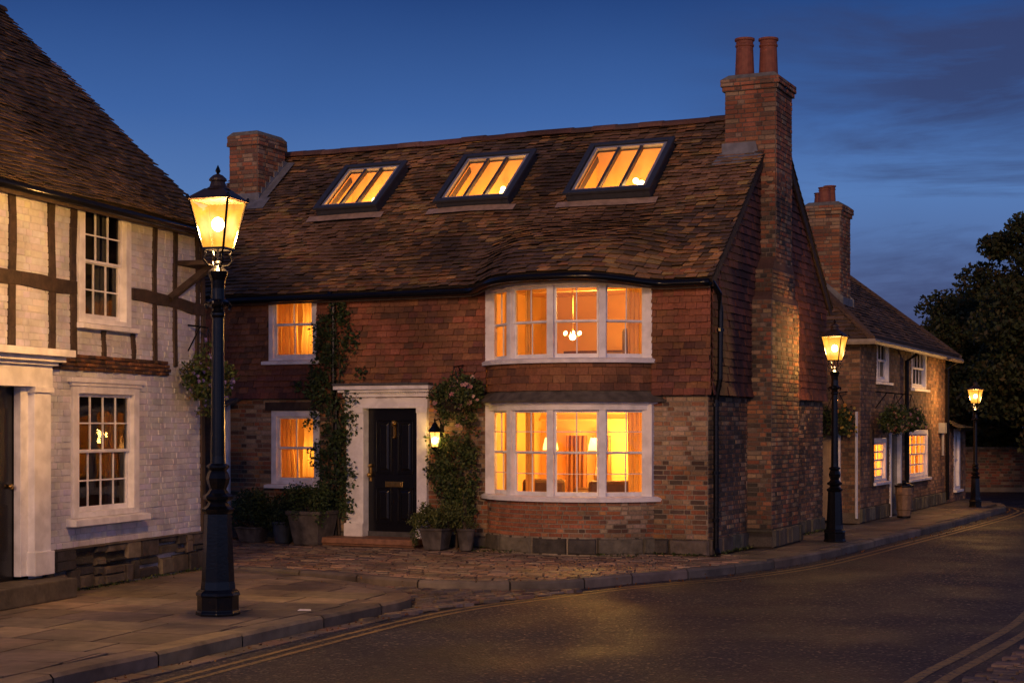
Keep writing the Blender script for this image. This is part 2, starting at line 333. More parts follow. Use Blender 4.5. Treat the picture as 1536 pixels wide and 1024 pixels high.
def window(parent,fm,u0,u1,z0,z1,cols=2,rt=1,rb=1,fw=.075,sash=.045,bar=.018,sill=.06,sillout=.10,d0=-.09,d1=.02,name='window',mat=None,glass=None,silldrop=.07):
    mat=mat or m_white; mb=MB()
    mb.fbox(fm,u0,u0+fw,z0,z1,d0,d1); mb.fbox(fm,u1-fw,u1,z0,z1,d0,d1); mb.fbox(fm,u0+fw,u1-fw,z1-fw,z1,d0,d1); mb.fbox(fm,u0+fw,u1-fw,z0,z0+fw*.5,d0,d1)
    # thin staff bead round the frame
    f=mb.build(name,mat,parent,bevel=.006)
    a,b,c,e=u0+fw,u1-fw,z0+fw*.5,z1-fw; mid=(c+e)/2
    for (p,q,off,rows,nm) in ((mid,e,-.02,rt,'upper_sash'),(c,mid+.03,-.05,rb,'lower_sash')):
        s=MB(); y0,y1=off-.035,off
        s.fbox(fm,a,a+sash,p,q,y0,y1); s.fbox(fm,b-sash,b,p,q,y0,y1); s.fbox(fm,a+sash,b-sash,q-sash*.8,q,y0,y1); s.fbox(fm,a+sash,b-sash,p,p+(sash*.8 if nm[0]=='u' else sash*1.3),y0,y1)
        for i in range(1,cols):
            x=a+sash+(b-a-2*sash)*i/cols; s.fbox(fm,x-bar/2,x+bar/2,p+sash*.8,q-sash*.8,y0+.008,y1-.004)
        for i in range(1,rows):
            z=p+(q-p)*i/rows; s.fbox(fm,a+sash,b-sash,z-bar/2,z+bar/2,y0+.01,y1-.006)
        s.build(nm,mat,f,bevel=.003)
        g=MB(); g.poly([fm(a+.01,p+.01,off-.018),fm(b-.01,p+.01,off-.018),fm(b-.01,q-.01,off-.018),fm(a+.01,q-.01,off-.018)]); g.build('pane',glass or m_glass,f,recalc=False)
    if sill:
        s=MB(); s.hexa([fm(u0-sill,z0-silldrop,-.02),fm(u1+sill,z0-silldrop,-.02),fm(u1+sill,z0,-.02),fm(u0-sill,z0,-.02),fm(u0-sill,z0-silldrop,sillout),fm(u1+sill,z0-silldrop,sillout),fm(u1+sill,z0-.015,sillout),fm(u0-sill,z0-.015,sillout)]); s.build('sill',mat,f,bevel=.006)
    return f
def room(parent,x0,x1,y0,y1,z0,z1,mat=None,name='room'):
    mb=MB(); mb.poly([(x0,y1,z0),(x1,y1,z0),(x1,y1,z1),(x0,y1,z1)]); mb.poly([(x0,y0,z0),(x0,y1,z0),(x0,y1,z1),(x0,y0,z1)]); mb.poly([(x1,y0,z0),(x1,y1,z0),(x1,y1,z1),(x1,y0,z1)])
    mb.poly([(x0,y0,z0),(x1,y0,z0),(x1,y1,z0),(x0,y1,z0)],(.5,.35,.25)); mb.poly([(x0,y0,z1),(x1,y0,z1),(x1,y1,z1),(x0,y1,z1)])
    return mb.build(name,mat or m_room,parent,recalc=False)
WARM=(1,.55,.115)
def light(parent,loc,w,r=.08,col=WARM,name='lamp_light'):
    l=bpy.data.lights.new(name,'POINT'); l.energy=w; l.shadow_soft_size=r; l.color=col
    o=bpy.data.objects.new(name,l); C.objects.link(o); o.location=loc; o.parent=parent; return o
def chimney(parent,x0,x1,y0,y1,z0,z1,pots,pal,name='chimney',cap=.06,mort=MORTD,potr=.13,poth=.5,bw=.22,bh=.075):
    mb=MB()
    def faces(a,b,c,e,p,q):
        for fm,s0,s1 in ((lambda u,z,d:(u,c-d,z),a,b),(lambda u,z,d:(b+d,u,z),c,e),(lambda u,z,d:(u,e+d,z),a,b),(lambda u,z,d:(a-d,u,z),c,e)):
            cells(mb,fm,s0,s1,p,q,[],0,mort); courses(mb,fm,s0,s1,p,q,[],bw,bh,.012,.01,pal,jd=.004)
    faces(x0,x1,y0,y1,z0,z1-.24)
    faces(x0-.035,x1+.035,y0-.035,y1+.035,z1-.24,z1-.17); faces(x0-cap,x1+cap,y0-cap,y1+cap,z1-.17,z1-.05)
    mb.box(x0-.04,x1+.04,y0-.04,y1+.04,z1-.245,z1-.235,mort)
    o=mb.build(name,m_brick,parent)
    c=MB(); c.hexa([(x0-cap,y0-cap,z1-.05),(x1+cap,y0-cap,z1-.05),(x1+cap,y1+cap,z1-.05),(x0-cap,y1+cap,z1-.05),(x0+.04,y0+.04,z1+.03),(x1-.04,y0+.04,z1+.03),(x1-.04,y1-.04,z1+.03),(x0+.04,y1-.04,z1+.03)]); c.build('chimney_cap',m_cement,o,bevel=.01)
    for (px,py,s) in pots:
        t=MB(); h=poth*s; r=potr
        t.lathe([(r*1.05,0),(r*1.05,.04),(r*.98,.05),(r*.86,h*.78),(r*.95,h*.8),(r*.95,h*.84),(r*.86,h*.86),(r*.88,h*.93),(r*1.02,h*.95),(r*1.02,h),(r*.8,h),(r*.75,h*.6)],20,(px,py,z1+.02)); t.build('chimney_pot',m_pot,o,smooth=False)
    return o

# ------------------------------------------------------------------ MAIN HOUSE
ANG=R(25.2); CX,CY=ground(1062,834)
house=thing('brick_house','red brick and tile-hung house with black door, bow windows and three lit skylights','house',(CX,CY,0),-ANG)
LEN=10.3; DEP=6.7; EAV=4.25; RID=7.02; TAN=(RID-EAV)/3.35; PIT=math.atan(TAN); SL=3.35/math.cos(PIT)
BC=-2.22; BA=R(56); BR_=1.38/math.sin(BA)      # bow centre, half angle, radius
def bow(u,z,d): 
    th=u/BR_; return (BC+(BR_+d)*math.sin(th), -((BR_+d)*math.cos(th)-BR_*math.cos(BA)), z)
UB=BR_*BA
lw=(-7.62,-6.68,.95,2.17); uw=(-7.64,-6.69,3.0,4.2); dr=(-6.13,-4.64,0,2.3)
wall=MB(); hl=[lw,(-6.1,-4.66,-1,2.3),(BC-1.36,BC+1.36,-1,2.42),(-9.15,-8.45,-1,2.3)]
pw=patchwork(3,(BUFF+BR[3:6],BRD+BR+BR))
cells(wall,FR,-LEN,0,-.15,2.42,hl,0,MORT,.8)
courses(wall,FR,-LEN,0,.24,2.42,hl,.218,.072,.016,.012,BR,skew=.002,patch=pw)
cells(wall,bow,-UB,UB,-.15,.86,[],0,MORT,.2)
courses(wall,bow,-UB,UB,.26,.86,[],.212,.070,.016,.012,BR+[(.36,.13,.065)]*3,skew=.002,patch=patchwork(9,([(.34,.12,.06),(.4,.16,.08)],BUFF)))
SD=lambda y,z,d:(d,y,z)
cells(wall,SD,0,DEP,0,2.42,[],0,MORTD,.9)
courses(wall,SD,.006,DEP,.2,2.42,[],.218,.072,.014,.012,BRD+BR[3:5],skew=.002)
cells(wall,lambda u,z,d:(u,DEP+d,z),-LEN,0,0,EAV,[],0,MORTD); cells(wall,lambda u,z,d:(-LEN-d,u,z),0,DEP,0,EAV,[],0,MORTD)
wall.poly([(-LEN,0,EAV),(-LEN,DEP,EAV),(-LEN,3.35,RID-.1)],MORTD)
wall.build('wall',m_brick,house)
pl=MB(); GS=[(.10,.095,.075),(.13,.12,.09),(.08,.075,.065),(.15,.13,.095)]
stones(pl,FR,-8.45,-6.1,0,.2,.4,.2,.04,GS); pl.build('plinth',m_stone,house); pl=MB(); stones(pl,FR,-.86,.03,0,.24,.4,.24,.05,GS); stones(pl,FR,-4.6,-3.58,0,.2,.4,.2,.04,GS)
stones(pl,bow,-UB,UB,0,.26,.5,.26,.045,GS); stones(pl,lambda y,z,d:(d,y,z),0,DEP,0,.26,.4,.26,.05,GS)
pl.build('plinth',m_stone,house)
# tile hanging, upper storey
th=MB(); TP=.07; FT=lambda x,z,d:(x,-(TP+d),z); ST=lambda y,z,d:(TP+d,y,z)
hu=[(uw[0],uw[1],uw[2],9),(BC-1.37,BC+1.37,-1,9)]
cells(th,FT,-LEN,TP,2.40,4.22,hu,-.004,(.03,.02,.015),.8)
def thp(u,z):
    return patchT(u,z)
patchT=patchwork(21,([(.31,.11,.058),(.27,.095,.05)],[(.17,.065,.045),(.20,.075,.045),(.13,.055,.04)]))
courses(th,FT,-LEN,TP,2.47,4.22,hu,.175,.098,.005,.0,TH,jd=.006,tilt=.038,over=.02,flem=False,skew=.008,va=.15,patch=patchT)
courses(th,lambda x,z,d:(x,-(TP+d+.02),z),-LEN,TP+.02,2.37,2.5,hu,.17,.13,.006,.0,THD,jd=.006,tilt=.03,over=.0,flem=False,skew=.004)
cells(th,bow,-UB,UB,2.4,2.9,[],.0,(.03,.02,.015),.2)
courses(th,lambda u,z,d:bow(u,z,d+.01),-UB,UB,2.44,2.9,[],.20,.105,.005,.0,TH,jd=.004,tilt=.022,over=.02,flem=False,skew=.003)
gk=lambda y,z: z<EAV-.05+TAN*min(y,DEP-y)-.02
th.poly([ST(0,2.40,-.004),ST(DEP,2.40,-.004),ST(DEP,EAV,-.004),ST(3.35,RID-.05,-.004),ST(0,EAV,-.004)],(.03,.02,.015))
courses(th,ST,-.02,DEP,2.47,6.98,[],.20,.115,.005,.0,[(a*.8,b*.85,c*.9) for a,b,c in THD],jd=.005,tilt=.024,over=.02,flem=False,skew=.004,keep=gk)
courses(th,lambda y,z,d:(TP+d+.02,y,z),-.03,DEP,2.37,2.5,[],.17,.13,.006,.0,THD,jd=.006,tilt=.03,flem=False)
cells(th,lambda u,y,d:(u,y,2.39),-LEN,TP,-TP,0.02,[],0,(.03,.02,.015)); cells(th,lambda u,y,d:(u,y,2.39),0,TP+.02,0,DEP,[],0,(.03,.02,.015))
th.build('tile_hanging',m_tile,house)
# roof
def und(u,r): return .012*math.sin(u*1.3+.6*r)+.008*math.sin(u*2.9-r*1.9)+.007*math.sin(r*3.1+u*.7)
def roofF(u,r,d):
    d=d+und(u,r); k=1-((u-BC)/1.62)**2
    if k>0: d+=.13*min(1,k*1.5)*math.sin(pi*min(1,max(0,(r+.28)/1.75)))
    y=r*math.cos(PIT)-d*math.sin(PIT); z=EAV+.02+r*math.sin(PIT)+d*math.cos(PIT)
    k=1-((u-BC)/1.62)**2
    if k>0:
        k=k*k*(3-2*k) if k<1 else 1
        g=min(1,max(0,1-(r+.28)/1.35))
        y-=.74*k*g; z+=.10*k*g
    return (u,y,z)
def roofB(u,r,d): 
    d=d+und(u+3,r); return (u,DEP-(r*math.cos(PIT)-d*math.sin(PIT)),EAV+.02+r*math.sin(PIT)+d*math.cos(PIT))
sky=[(-7.70,-6.48,2.06,3.46),(-5.30,-3.96,2.03,3.50),(-2.90,-1.46,2.0,3.53)]
skh=[(a+.1,b-.1,c+.1,d-.1) for a,b,c,d in sky]; skt=[(a-.02,b+.02,c-.14,d+.03) for a,b,c,d in sky]
ch1=(-10.0,-9.33,2.72,4.05); 
rf=MB(); E0=-.30
for fm,hh in ((roofF,skh),(roofB,[])):
    for i in range(70):
        a=-LEN-.12+(LEN+.27)*i/70; b=-LEN-.12+(LEN+.27)*(i+1)/70
        [cells(rf,fm,a,b,E0+(1.6-E0)*q/12,E0+(1.6-E0)*(q+1)/12,[],-.02,(.03,.022,.018)) for q in range(12)]
    cells(rf,fm,-LEN-.12,.15,1.6,SL,hh,-.02,(.03,.022,.018),9)
E1=E0+.02
rp=patchwork(5,([(.30,.17,.09),(.34,.19,.10),(.25,.14,.075)],[(.15,.095,.06),(.19,.115,.07),(.12,.08,.055)]),.6)
courses(rf,roofF,-LEN-.12,.15,E1-.02,SL,skt,.17,.104,.010,.0,RT,jd=.009,tilt=.040,over=.03,flem=False,skew=.014,va=.24,patch=rp)
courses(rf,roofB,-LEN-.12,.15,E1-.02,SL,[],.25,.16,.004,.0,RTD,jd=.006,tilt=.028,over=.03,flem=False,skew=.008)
roof=rf.build('roof',m_roof,house)
rd=MB(); x=-LEN-.12
while x<-.78:
    l=.42+rn.uniform(-.04,.04); dz=rn.uniform(-.008,.008); rr=.15
    rd.sweep(lambda u,z,d:(u,3.35+d,RID+z+dz+.006*math.sin(u*1.1)),[(rr*math.cos(pi*k/8),rr*.75*math.sin(pi*k/8)) for k in range(9)],x,x+l+.02,1,var(rn.choice([(.17,.075,.05),(.14,.065,.045),(.20,.10,.065),(.11,.06,.045)]),.2)); x+=l
while x<.1: rd.sweep(lambda u,z,d:(u,3.35+d,RID+z),[(.12*math.cos(pi*k/8),.09*math.sin(pi*k/8)) for k in range(9)],x,x+.4,1,var(RTD[1])); x+=.42
rd.build('ridge_tiles',m_tile,roof)
bb=MB()
for fm,sg in ((roofF,1),(roofB,1)):
    pts=[.10]; n=16
    for i in range(n):
        r0=E0+(SL-E0)*i/n; r1=E0+(SL-E0)*(i+1)/n
        bb.hexa([fm(.10,r0,-.17),fm(.13,r0,-.17),fm(.13,r0,-.02),fm(.10,r0,-.02),fm(.10,r1,-.17),fm(.13,r1,-.17),fm(.13,r1,-.02),fm(.10,r1,-.02)])
bb.build('bargeboard',m_timber,house)
# eaves soffit and gutter
ev=MB(); NG=90
def edge(u,off=0.,dz=0.):
    p=roofF(u,E0,-.02); n=roofF(u,E0-off,-.02); return (u,p[1]-off*.9,p[2]+dz-und(u,E0)*.8)
us=[-LEN-.1+(LEN+.2)*i/NG for i in range(NG+1)]
for i in range(NG):
    a,b=us[i],us[i+1]; pa,pb=edge(a),edge(b)
    ev.poly([(a,pa[1]+.01,pa[2]-.02),(b,pb[1]+.01,pb[2]-.02),(b,.06,4.12),(a,.06,4.12)])
    ev.hexa([(a,pa[1]+.02,pa[2]-.14),(b,pb[1]+.02,pb[2]-.14),(b,pb[1]+.02,pb[2]),(a,pa[1]+.02,pa[2]),(a,pa[1],pa[2]-.14),(b,pb[1],pb[2]-.14),(b,pb[1],pb[2]),(a,pa[1],pa[2])])
ev.build('eaves_board',m_timber,house)
gu=MB(); gu.tube([ (u,edge(u,.055)[1],edge(u)[2]-.06) for u in us],.055,8); gu.build('gutter',m_iron,house,smooth=True)
dp=MB(); ge=edge(.1)
dp.tube([(.06,ge[1],ge[2]-.1),(.10,-.12,4.02),(.16,.04,3.85),(.16,.10,3.6),(.15,.10,2.6),(.09,.10,2.3),(.09,.10,.12),(.14,.06,.03)],.042,8)
for z in (3.3,2.2,1.2,.5): dp.lathe([(.055,0),(.055,.05)],10,(.16 if z>2.4 else .09,.10,z))
dp.box(.0,.15,.04,.16,.0,.03); dp.build('downpipe',m_iron,house,smooth=False)
dp=MB(); dp.tube([(-6.33,edge(-6.33,.05)[1],4.08),(-6.33,-.14,3.95),(-6.33,-.14,2.5),(-6.33,-.06,2.3),(-6.33,-.06,.1)],.038,8); dp.build('downpipe',m_iron,house)
# external gable chimney
cw=MB()
def stack(x1,y0,y1,z0,z1,x0=0.,pal=BRD+BR[1:5]):
    for fm,a,b in ((lambda u,z,d:(u,y0-d,z),x0,x1),(lambda u,z,d:(x1+d,u,z),y0,y1),(lambda u,z,d:(u,y1+d,z),x0,x1)):
        cells(cw,fm,a,b,z0,z1,[],0,MORTD); courses(cw,fm,a,b,z0,z1,[],.218,.072,.014,.012,pal,skew=.002)
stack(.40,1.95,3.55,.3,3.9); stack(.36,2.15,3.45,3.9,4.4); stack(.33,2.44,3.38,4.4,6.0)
cw.hexa([(0,1.95,3.9),(.40,1.95,3.9),(.40,3.55,3.9),(0,3.55,3.9),(0,2.15,4.05),(.36,2.15,4.05),(.36,3.45,4.05),(0,3.45,4.05)],(.15,.08,.055))
cw.hexa([(0,2.15,4.4),(.36,2.15,4.4),(.36,3.45,4.4),(0,3.45,4.4),(0,2.44,4.62),(.33,2.44,4.62),(.33,3.38,4.62),(0,3.38,4.62)],(.15,.08,.055))
stones(cw,lambda u,z,d:(.42+d,u,z),1.9,3.6,0,.3,.36,.3,.05,GS); stones(cw,lambda u,z,d:(u,1.92-d,z),0,.44,0,.3,.3,.3,.03,GS)
cwo=cw.build('chimney_breast',m_brick,house)
chA=chimney(house,-.51,.33,2.44,3.38,5.6,7.56,[(-.28,2.75,1),(.06,2.95,1.02)],BR[:7]+[(.38,.14,.07)]*3,potr=.16,poth=.64)
fl=MB(); 
fl.hexa([(-.56,2.40,6.24),(.06,2.40,6.24),(.06,2.43,6.24),(-.56,2.43,6.24),(-.56,2.41,6.48),(.0,2.41,6.48),(.0,2.43,6.48),(-.56,2.43,6.48)])
fl.hexa([(-.66,2.2,6.11),(.12,2.2,6.11),(.12,2.44,6.30),(-.60,2.44,6.30),(-.66,2.2,6.13),(.12,2.2,6.13),(.12,2.44,6.33),(-.60,2.44,6.33)])
fl.build('flashing',m_lead,chA)
chB=chimney(house,-9.95,-9.33,2.1,3.0,5.7,7.32,[],BR[:7],cap=.03)
fl=MB(); zz=lambda y:EAV+.05+TAN*y
for q in range(7):
    ya=2.05+q*.14; fl.box(-9.325,-9.30,ya,ya+.15,zz(ya)-.02,zz(ya)+.20)
fl.poly([(-9.31,2.0,zz(2)+.06),(-9.14,2.0,zz(2)+.05),(-9.14,3.05,zz(3.05)+.05),(-9.31,3.05,zz(3.05)+.06)]); fl.poly([(-10.1,1.85,zz(1.85)+.04),(-9.05,1.85,zz(1.85)+.04),(-9.05,2.1,zz(2.1)+.06),(-10.1,2.1,zz(2.1)+.06)]); fl.box(-10.02,-9.28,2.06,2.09,zz(2.08),zz(2.08)+.17)
fl.build('flashing',m_lead,chB)
# skylights
for i,(a,b,c,d) in enumerate(sky):
    RF=lambda u,r,dd:(u,r*math.cos(PIT)-dd*math.sin(PIT),EAV+.02+r*math.sin(PIT)+dd*math.cos(PIT))
    w=.11; H=.17; mb=MB()
    for q in ((a,a+w,c,d),(b-w,b,c,d),(a+w,b-w,c,c+w),(a+w,b-w,d-w,d)): mb.fbox(RF,*q,-.05,H)
    for q in ((a-.035,a+.06,c-.03,d+.03),(b-.06,b+.035,c-.03,d+.03),(a+.06,b-.06,c-.03,c+.06),(a+.06,b-.06,d-.06,d+.03)): mb.fbox(RF,*q,H,H+.045)
    s=mb.build('skylight',m_grey,house,bevel=.006)
    r=MB(); e=w-.03
    for q in ((a+e,a+e+.045,c+e,d-e),(b-e-.045,b-e,c+e,d-e),(a+e+.045,b-e-.045,c+e,c+e+.045),(a+e+.045,b-e-.045,d-e-.045,d-e)): r.fbox(RF,*q,H-.03,H+.018)
    r.build('rim',m_rim,s,bevel=.004)
    ia,ib,ic,id_=a+e+.045,b-e-.045,c+e+.045,d-e-.045; r=MB()
    for k in (1,2):
        u=ia+(ib-ia)*k/3; r.fbox(RF,u-.025,u+.025,ic,id_,H-.06,H+.01)
    r.build('glazing_bars',m_grey,s)
    r=MB(); r.poly([RF(ia,ic,H-.02),RF(ib,ic,H-.02),RF(ib,id_,H-.02),RF(ia,id_,H-.02)]); r.build('pane',m_sgl,s,recalc=False)
    r=MB(); RW=lambda u,r_,dd:(roofF(u,r_,dd))
    r.grid(lambda p,q:roofF(a-.16+(b-a+.30)*p,c-.02-.17*q,.055+.002*math.sin(p*17)*q),30,2); r.build('flashing',M('warm_lit_flashing_%d'%i,(.42,.29,.20),.5,nz=(9,.25),bump=(12,.3)),s,recalc=False)  # lead apron; the warm light on it is put into the brown colour
    # plastered light shaft down to the attic
    r=MB(); z0=4.6
    A_,B_,C_,D_=RF(ia,ic,H-.07),RF(ib,ic,H-.07),RF(ib,id_,H-.07),RF(ia,id_,H-.07)
    k=.28
    lo=[(a-.25,A_[1]+.25,A_[2]-.75),(b+.25,A_[1]+.25,A_[2]-.75),(b+.25,D_[1]+.65,A_[2]-.75),(a-.25,D_[1]+.65,A_[2]-.75)]
    up=[A_,B_,C_,D_]
    for j in range(4): r.poly([up[j],up[(j+1)%4],lo[(j+1)%4],lo[j]])
    x=-.35; r.poly([lo[0],lo[1],(lo[1][0],lo[1][1],A_[2]-.9),(lo[0][0],lo[0][1],A_[2]-.9)])
    r.poly([(lo[q][0],lo[q][1],A_[2]-.9) for q in range(4)])
    for j in range(1,4): r.poly([lo[j],lo[(j+1)%4],(*lo[(j+1)%4][:2],A_[2]-.9),(*lo[j][:2],A_[2]-.9)])
    r.build('light_shaft',m_room,s,recalc=False)
    r=MB(); p1=RF(b-.36,c+.60,-.10); p2=RF((a+b)/2+.12,c+.98,-.24); r.ball((0,0,0),.075,8); o=r.build('glow_globe',m_bulb2,s,smooth=True); o.location=p1
    r=MB(); r.ball((0,0,0),.05,8); o=r.build('glow_globe',m_bulb2,s,smooth=True); o.location=p2  # second globe added for the faint reflected glow higher in the glass
    light(s,(p1[0]-.12,p1[1]+.1,p1[2]-.16),16,.08,(1,.46,.075)); light(s,(a+.4,p2[1]+.1,p2[2]-.25),9,.08,(1,.46,.075))
# small sash windows
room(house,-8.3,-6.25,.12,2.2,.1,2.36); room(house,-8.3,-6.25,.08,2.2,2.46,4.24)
for (q,z) in ((lw,.95),(uw,3.0)):
    fm=FR if z<2 else (lambda x,zz,d:(x,-(d+.05),zz))
    f=window(house,fm,*q,fw=.10 if z<2 else .085,sillout=.11,sill=.09)
    a,b=q[0]+.09,q[1]-.09; fi=lambda u,zz,d:(u,.16-d,zz)
    curtain(fi,a-.05,a+(b-a)*.46,q[2]-.1,q[3]+.05,0,m_curt,f,.25 if z<2 else .1); curtain(fi,b+.05,a+(b-a)*.52,q[2]-.1 if z>2 else q[2]+.12,q[3]+.05,0,m_curt,f,.2)
    light(f,((a+b)/2+.12,.52,q[2]+.5),34,.08)
ln=MB(); ln.fbox(FR,-7.72,-6.3,2.17,2.31,0,.05); ln.build('lintel',m_timber,house)
# bow windows
def bowwin(z0,z1,rt,rb,post=.056,top=.13,dd=-.03,nm='bow_window',lab=None):
    mb=MB(); ub=UB*.985
    mb.sweep(lambda u,z,d:bow(u,z,d),[(dd-.10,z1-top),(dd+.03,z1-top),(dd+.035,z1-.05),(dd+.09,z1-.035),(dd+.10,z1),(dd-.10,z1)],-UB-.03,UB+.03,24)
    pts=[bow(-ub+2*ub*k/4,0,dd) for k in range(5)]
    V=[Vector((p[0],p[1])) for p in pts]
    # posts at the corners
    for k,p in enumerate(V):
        t=((V[min(k+1,4)]-V[max(k-1,0)]).normalized()); n=Vector((t.y,-t.x))
        w=post*(1.15 if k in(0,4) else .95)
        q=[p-t*w-n*.09,p+t*w-n*.09,p+t*w+n*.025,p-t*w+n*.025]
        mb.hexa([(*v,z0) for v in q]+[(*v,z1-top) for v in q])
    for k in (0,4):   # cheeks back to the wall
        x=BC-1.38 if k==0 else BC+1.38; s=-1 if k==0 else 1
        mb.box(min(x-s*.16,x),max(x-s*.16,x),-.10,.0,z0,z1-.03)
    o=mb.build(nm,m_white,house,bevel=.006)
    if lab:o['label']=lab
    s=MB(); s.sweep(bow,[(-.16,z0-.07),(.10,z0-.07),(.105,z0-.02),(.06,z0+.005),(-.16,z0+.012)],-UB-.07,UB+.07,28); s.build('sill',m_white,o)
    for k in range(4):
        a,b=V[k],V[k+1]; L=(b-a).length; t=(b-a)/L; n=Vector((t.y,-t.x))
        fm=lambda u,z,d,a=a,t=t,n=n:(*(a+t*u+n*d),z)
        e=post*.9; m=(z0+z1-top)/2; u0,u1=e,L-e
        for (p,q,off,rows,name) in ((m,z1-top,-.02,rt,'upper_sash'),(z0+.01,m+.025,-.05,rb,'lower_sash')):
            w=MB(); y0,y1=off-.035,off; sw=.038
            w.fbox(fm,u0,u0+sw,p,q,y0,y1); w.fbox(fm,u1-sw,u1,p,q,y0,y1); w.fbox(fm,u0+sw,u1-sw,q-.035,q,y0,y1); w.fbox(fm,u0+sw,u1-sw,p,p+(.03 if name[0]=='u' else .06),y0,y1)
            w.fbox(fm,L/2-.008,L/2+.008,p+.03,q-.03,y0+.01,y1-.006)
            for i in range(1,rows): z=p+(q-p)*i/rows; w.fbox(fm,u0+sw,u1-sw,z-.006,z+.006,y0+.012,y1-.008)
            w.build(name,m_white,o,bevel=.003)
            g=MB(); g.poly([fm(u0+.01,p+.01,off-.02),fm(u1-.01,p+.01,off-.02),fm(u1-.01,q-.01,off-.02),fm(u0+.01,q-.01,off-.02)]); g.build('pane',m_glass,o,recalc=False)
    return o
b1=bowwin(.86,2.28,2,2,lab='lower bow window, panes in four by two'); b2=bowwin(2.92,4.13,1,1,lab='upper bow window under the bulging eaves')
for (o,z0,z1) in ((b1,.8,2.2),(b2,2.9,4.15)):
    ci=lambda u,z,d:bow(u,z,d-.26)
    curtain(ci,-UB*.98,-UB*.62,z0,z1,0,m_curt,o); curtain(ci,UB*.98,UB*.80,z0,z1,0,m_curt,o); curtain(ci,-UB*.44,-UB*.32,z0,z1,0,m_curt,o)
lr=MB(); lr.sweep(bow,[(-.1,2.27),(.16,2.27),(.17,2.295),(.05,2.40),(.0,2.44),(-.1,2.44)],-UB-.10,UB+.10,28); lr.build('lead_bay_roof',M('old_bay_lead',(.11,.095,.075),.7,nz=(8,.4),bump=(9,.6,.02)),house)
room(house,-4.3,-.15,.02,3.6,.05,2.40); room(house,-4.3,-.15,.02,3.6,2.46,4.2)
bf=MB()
for z in (.72,2.44,2.84,4.19): bf=MB(); bf.poly([bow(-UB+2*UB*k/16,z,-.06) for k in range(17)],(.7,.5,.3)); bf.build('bay_board',m_room,house,recalc=False)
light(house,(-2.6,1.6,2.0),85,.15,name='room_light'); light(house,(-1.2,1.9,1.75),60,.12,name='room_light'); light(house,(-2.3,1.4,3.85),65,.15,name='room_light'); light(house,(-2.65,2.95,1.55),90,.1,name='room_light'); light(house,(-1.5,2.9,1.5),40,.1,name='room_light'); light(house,(-3.1,3.1,3.0),50,.1,name='room_light'); light(house,(-1.0,3.0,2.95),55,.1,name='room_light')
# rooms' furnishings (things)
def inhouse(x,y,z): 
    v=Matrix.Rotation(-ANG,4,'Z')@Vector((x,y,z)); return (v.x+CX,v.y+CY,z)
ch=thing('chandelier','small glowing chandelier hanging in the upper bow window room','chandelier',inhouse(-2.48,.75,3.30),-ANG)
mb=MB(); mb.tube([(0,0,.1),(0,0,.9)],.01,6); mb.lathe([(.02,0),(.05,.03),(.03,.08),(.015,.14)],10)
for k in range(6):
    t=k*pi/3; mb.tube([(0,0,.05),(.06*math.cos(t),.06*math.sin(t),0),(.13*math.cos(t),.13*math.sin(t),.04)],.007,5)
mb.build('frame',m_brass,ch)
mb=MB(); mb.ball((0,0,.02),.055,6)
for k in range(6): t=k*pi/3; mb.ball((.13*math.cos(t),.13*math.sin(t),.075),.022,5,sz=1.5)
mb.build('bulb',m_bulb2,ch,smooth=True); light(ch,(0,0,.16),14,.08)
def tlamp(x,y,z,h,label):
    t=thing('table_lamp',label,'table lamp',inhouse(x,y,z),-ANG,'table lamps in the lower front room')
    mb=MB(); mb.lathe([(.07,0),(.07,.02),(.02,.04),(.045,h*.4),(.012,h*.6),(.012,h)],12); mb.build('base',m_brass,t)
    mb=MB(); mb.lathe([(.13,h*.95),(.125,h+.02),(.09,h+.17),(.085,h+.17)],16); mb.build('lamp_shade',m_shade,t,smooth=True)
tlamp(-2.55,1.9,.80,.75,'glowing table lamp behind the middle panes of the lower bow window'); tlamp(-1.55,2.3,.8,.7,'glowing table lamp behind the right panes of the lower bow window'); tlamp(-3.5,2.2,.8,.75,'glowing table lamp behind the left panes of the lower bow window')
def chair(x,y,z,rz,w,label,grp=True):
    t=thing('armchair',label,'armchair',inhouse(x,y,z),rz-ANG,'armchairs inside the bow window rooms')
    b=MB(); b.box(-w/2,w/2,-.35,.3,.12,.45); b.build('seat',m_furn,t,bevel=.05)
    b=MB(); b.box(-w/2,w/2,.22,.4,.3,1.0); b.build('backrest',m_furn,t,bevel=.06)
    for s in (-1,1): b=MB(); b.box(s*w/2-.07,s*w/2+.07,-.35,.35,.1,.62); b.build('armrest',m_furn,t,bevel=.05)
    for s in (-1,1):
        for q in (-.28,.3): b=MB(); b.box(s*w/2-.03,s*w/2+.03,q-.03,q+.03,0,.12); b.build('leg',m_furn,t)
chair(-3.15,1.2,.05,.5,.7,'dark armchair behind the second pane of the lower bow window'); chair(-2.0,1.5,.05,pi+.3,.9,'broad dark armchair behind the middle of the lower bow window'); chair(-.95,1.3,.05,pi-.4,.7,'dark armchair at the right end of the lower bow window'); chair(-1.5,1.5,2.46,pi,.6,'dark armchair seen low in the upper bow window')
def dresser(x,y,z,w,h,label,rz=0):
    t=thing('dresser',label,'dresser',inhouse(x,y,z),rz-ANG)
    b=MB(); b.box(-w/2,w/2,-.22,.22,.0,h); b.build('carcass',m_furn,t,bevel=.01)
    for k in range(3): b=MB(); b.box(-w/2+.04,w/2-.04,-.245,-.225,h*(.06+.31*k),h*(.33+.31*k)); b.build('drawer',m_boards,t,bevel=.005)
dresser(-2.6,3.2,.05,1.6,.8,'low dresser against the back wall of the lower front room'); dresser(-2.9,3.2,2.46,1.4,.75,'low dresser at the back of the upper front room')
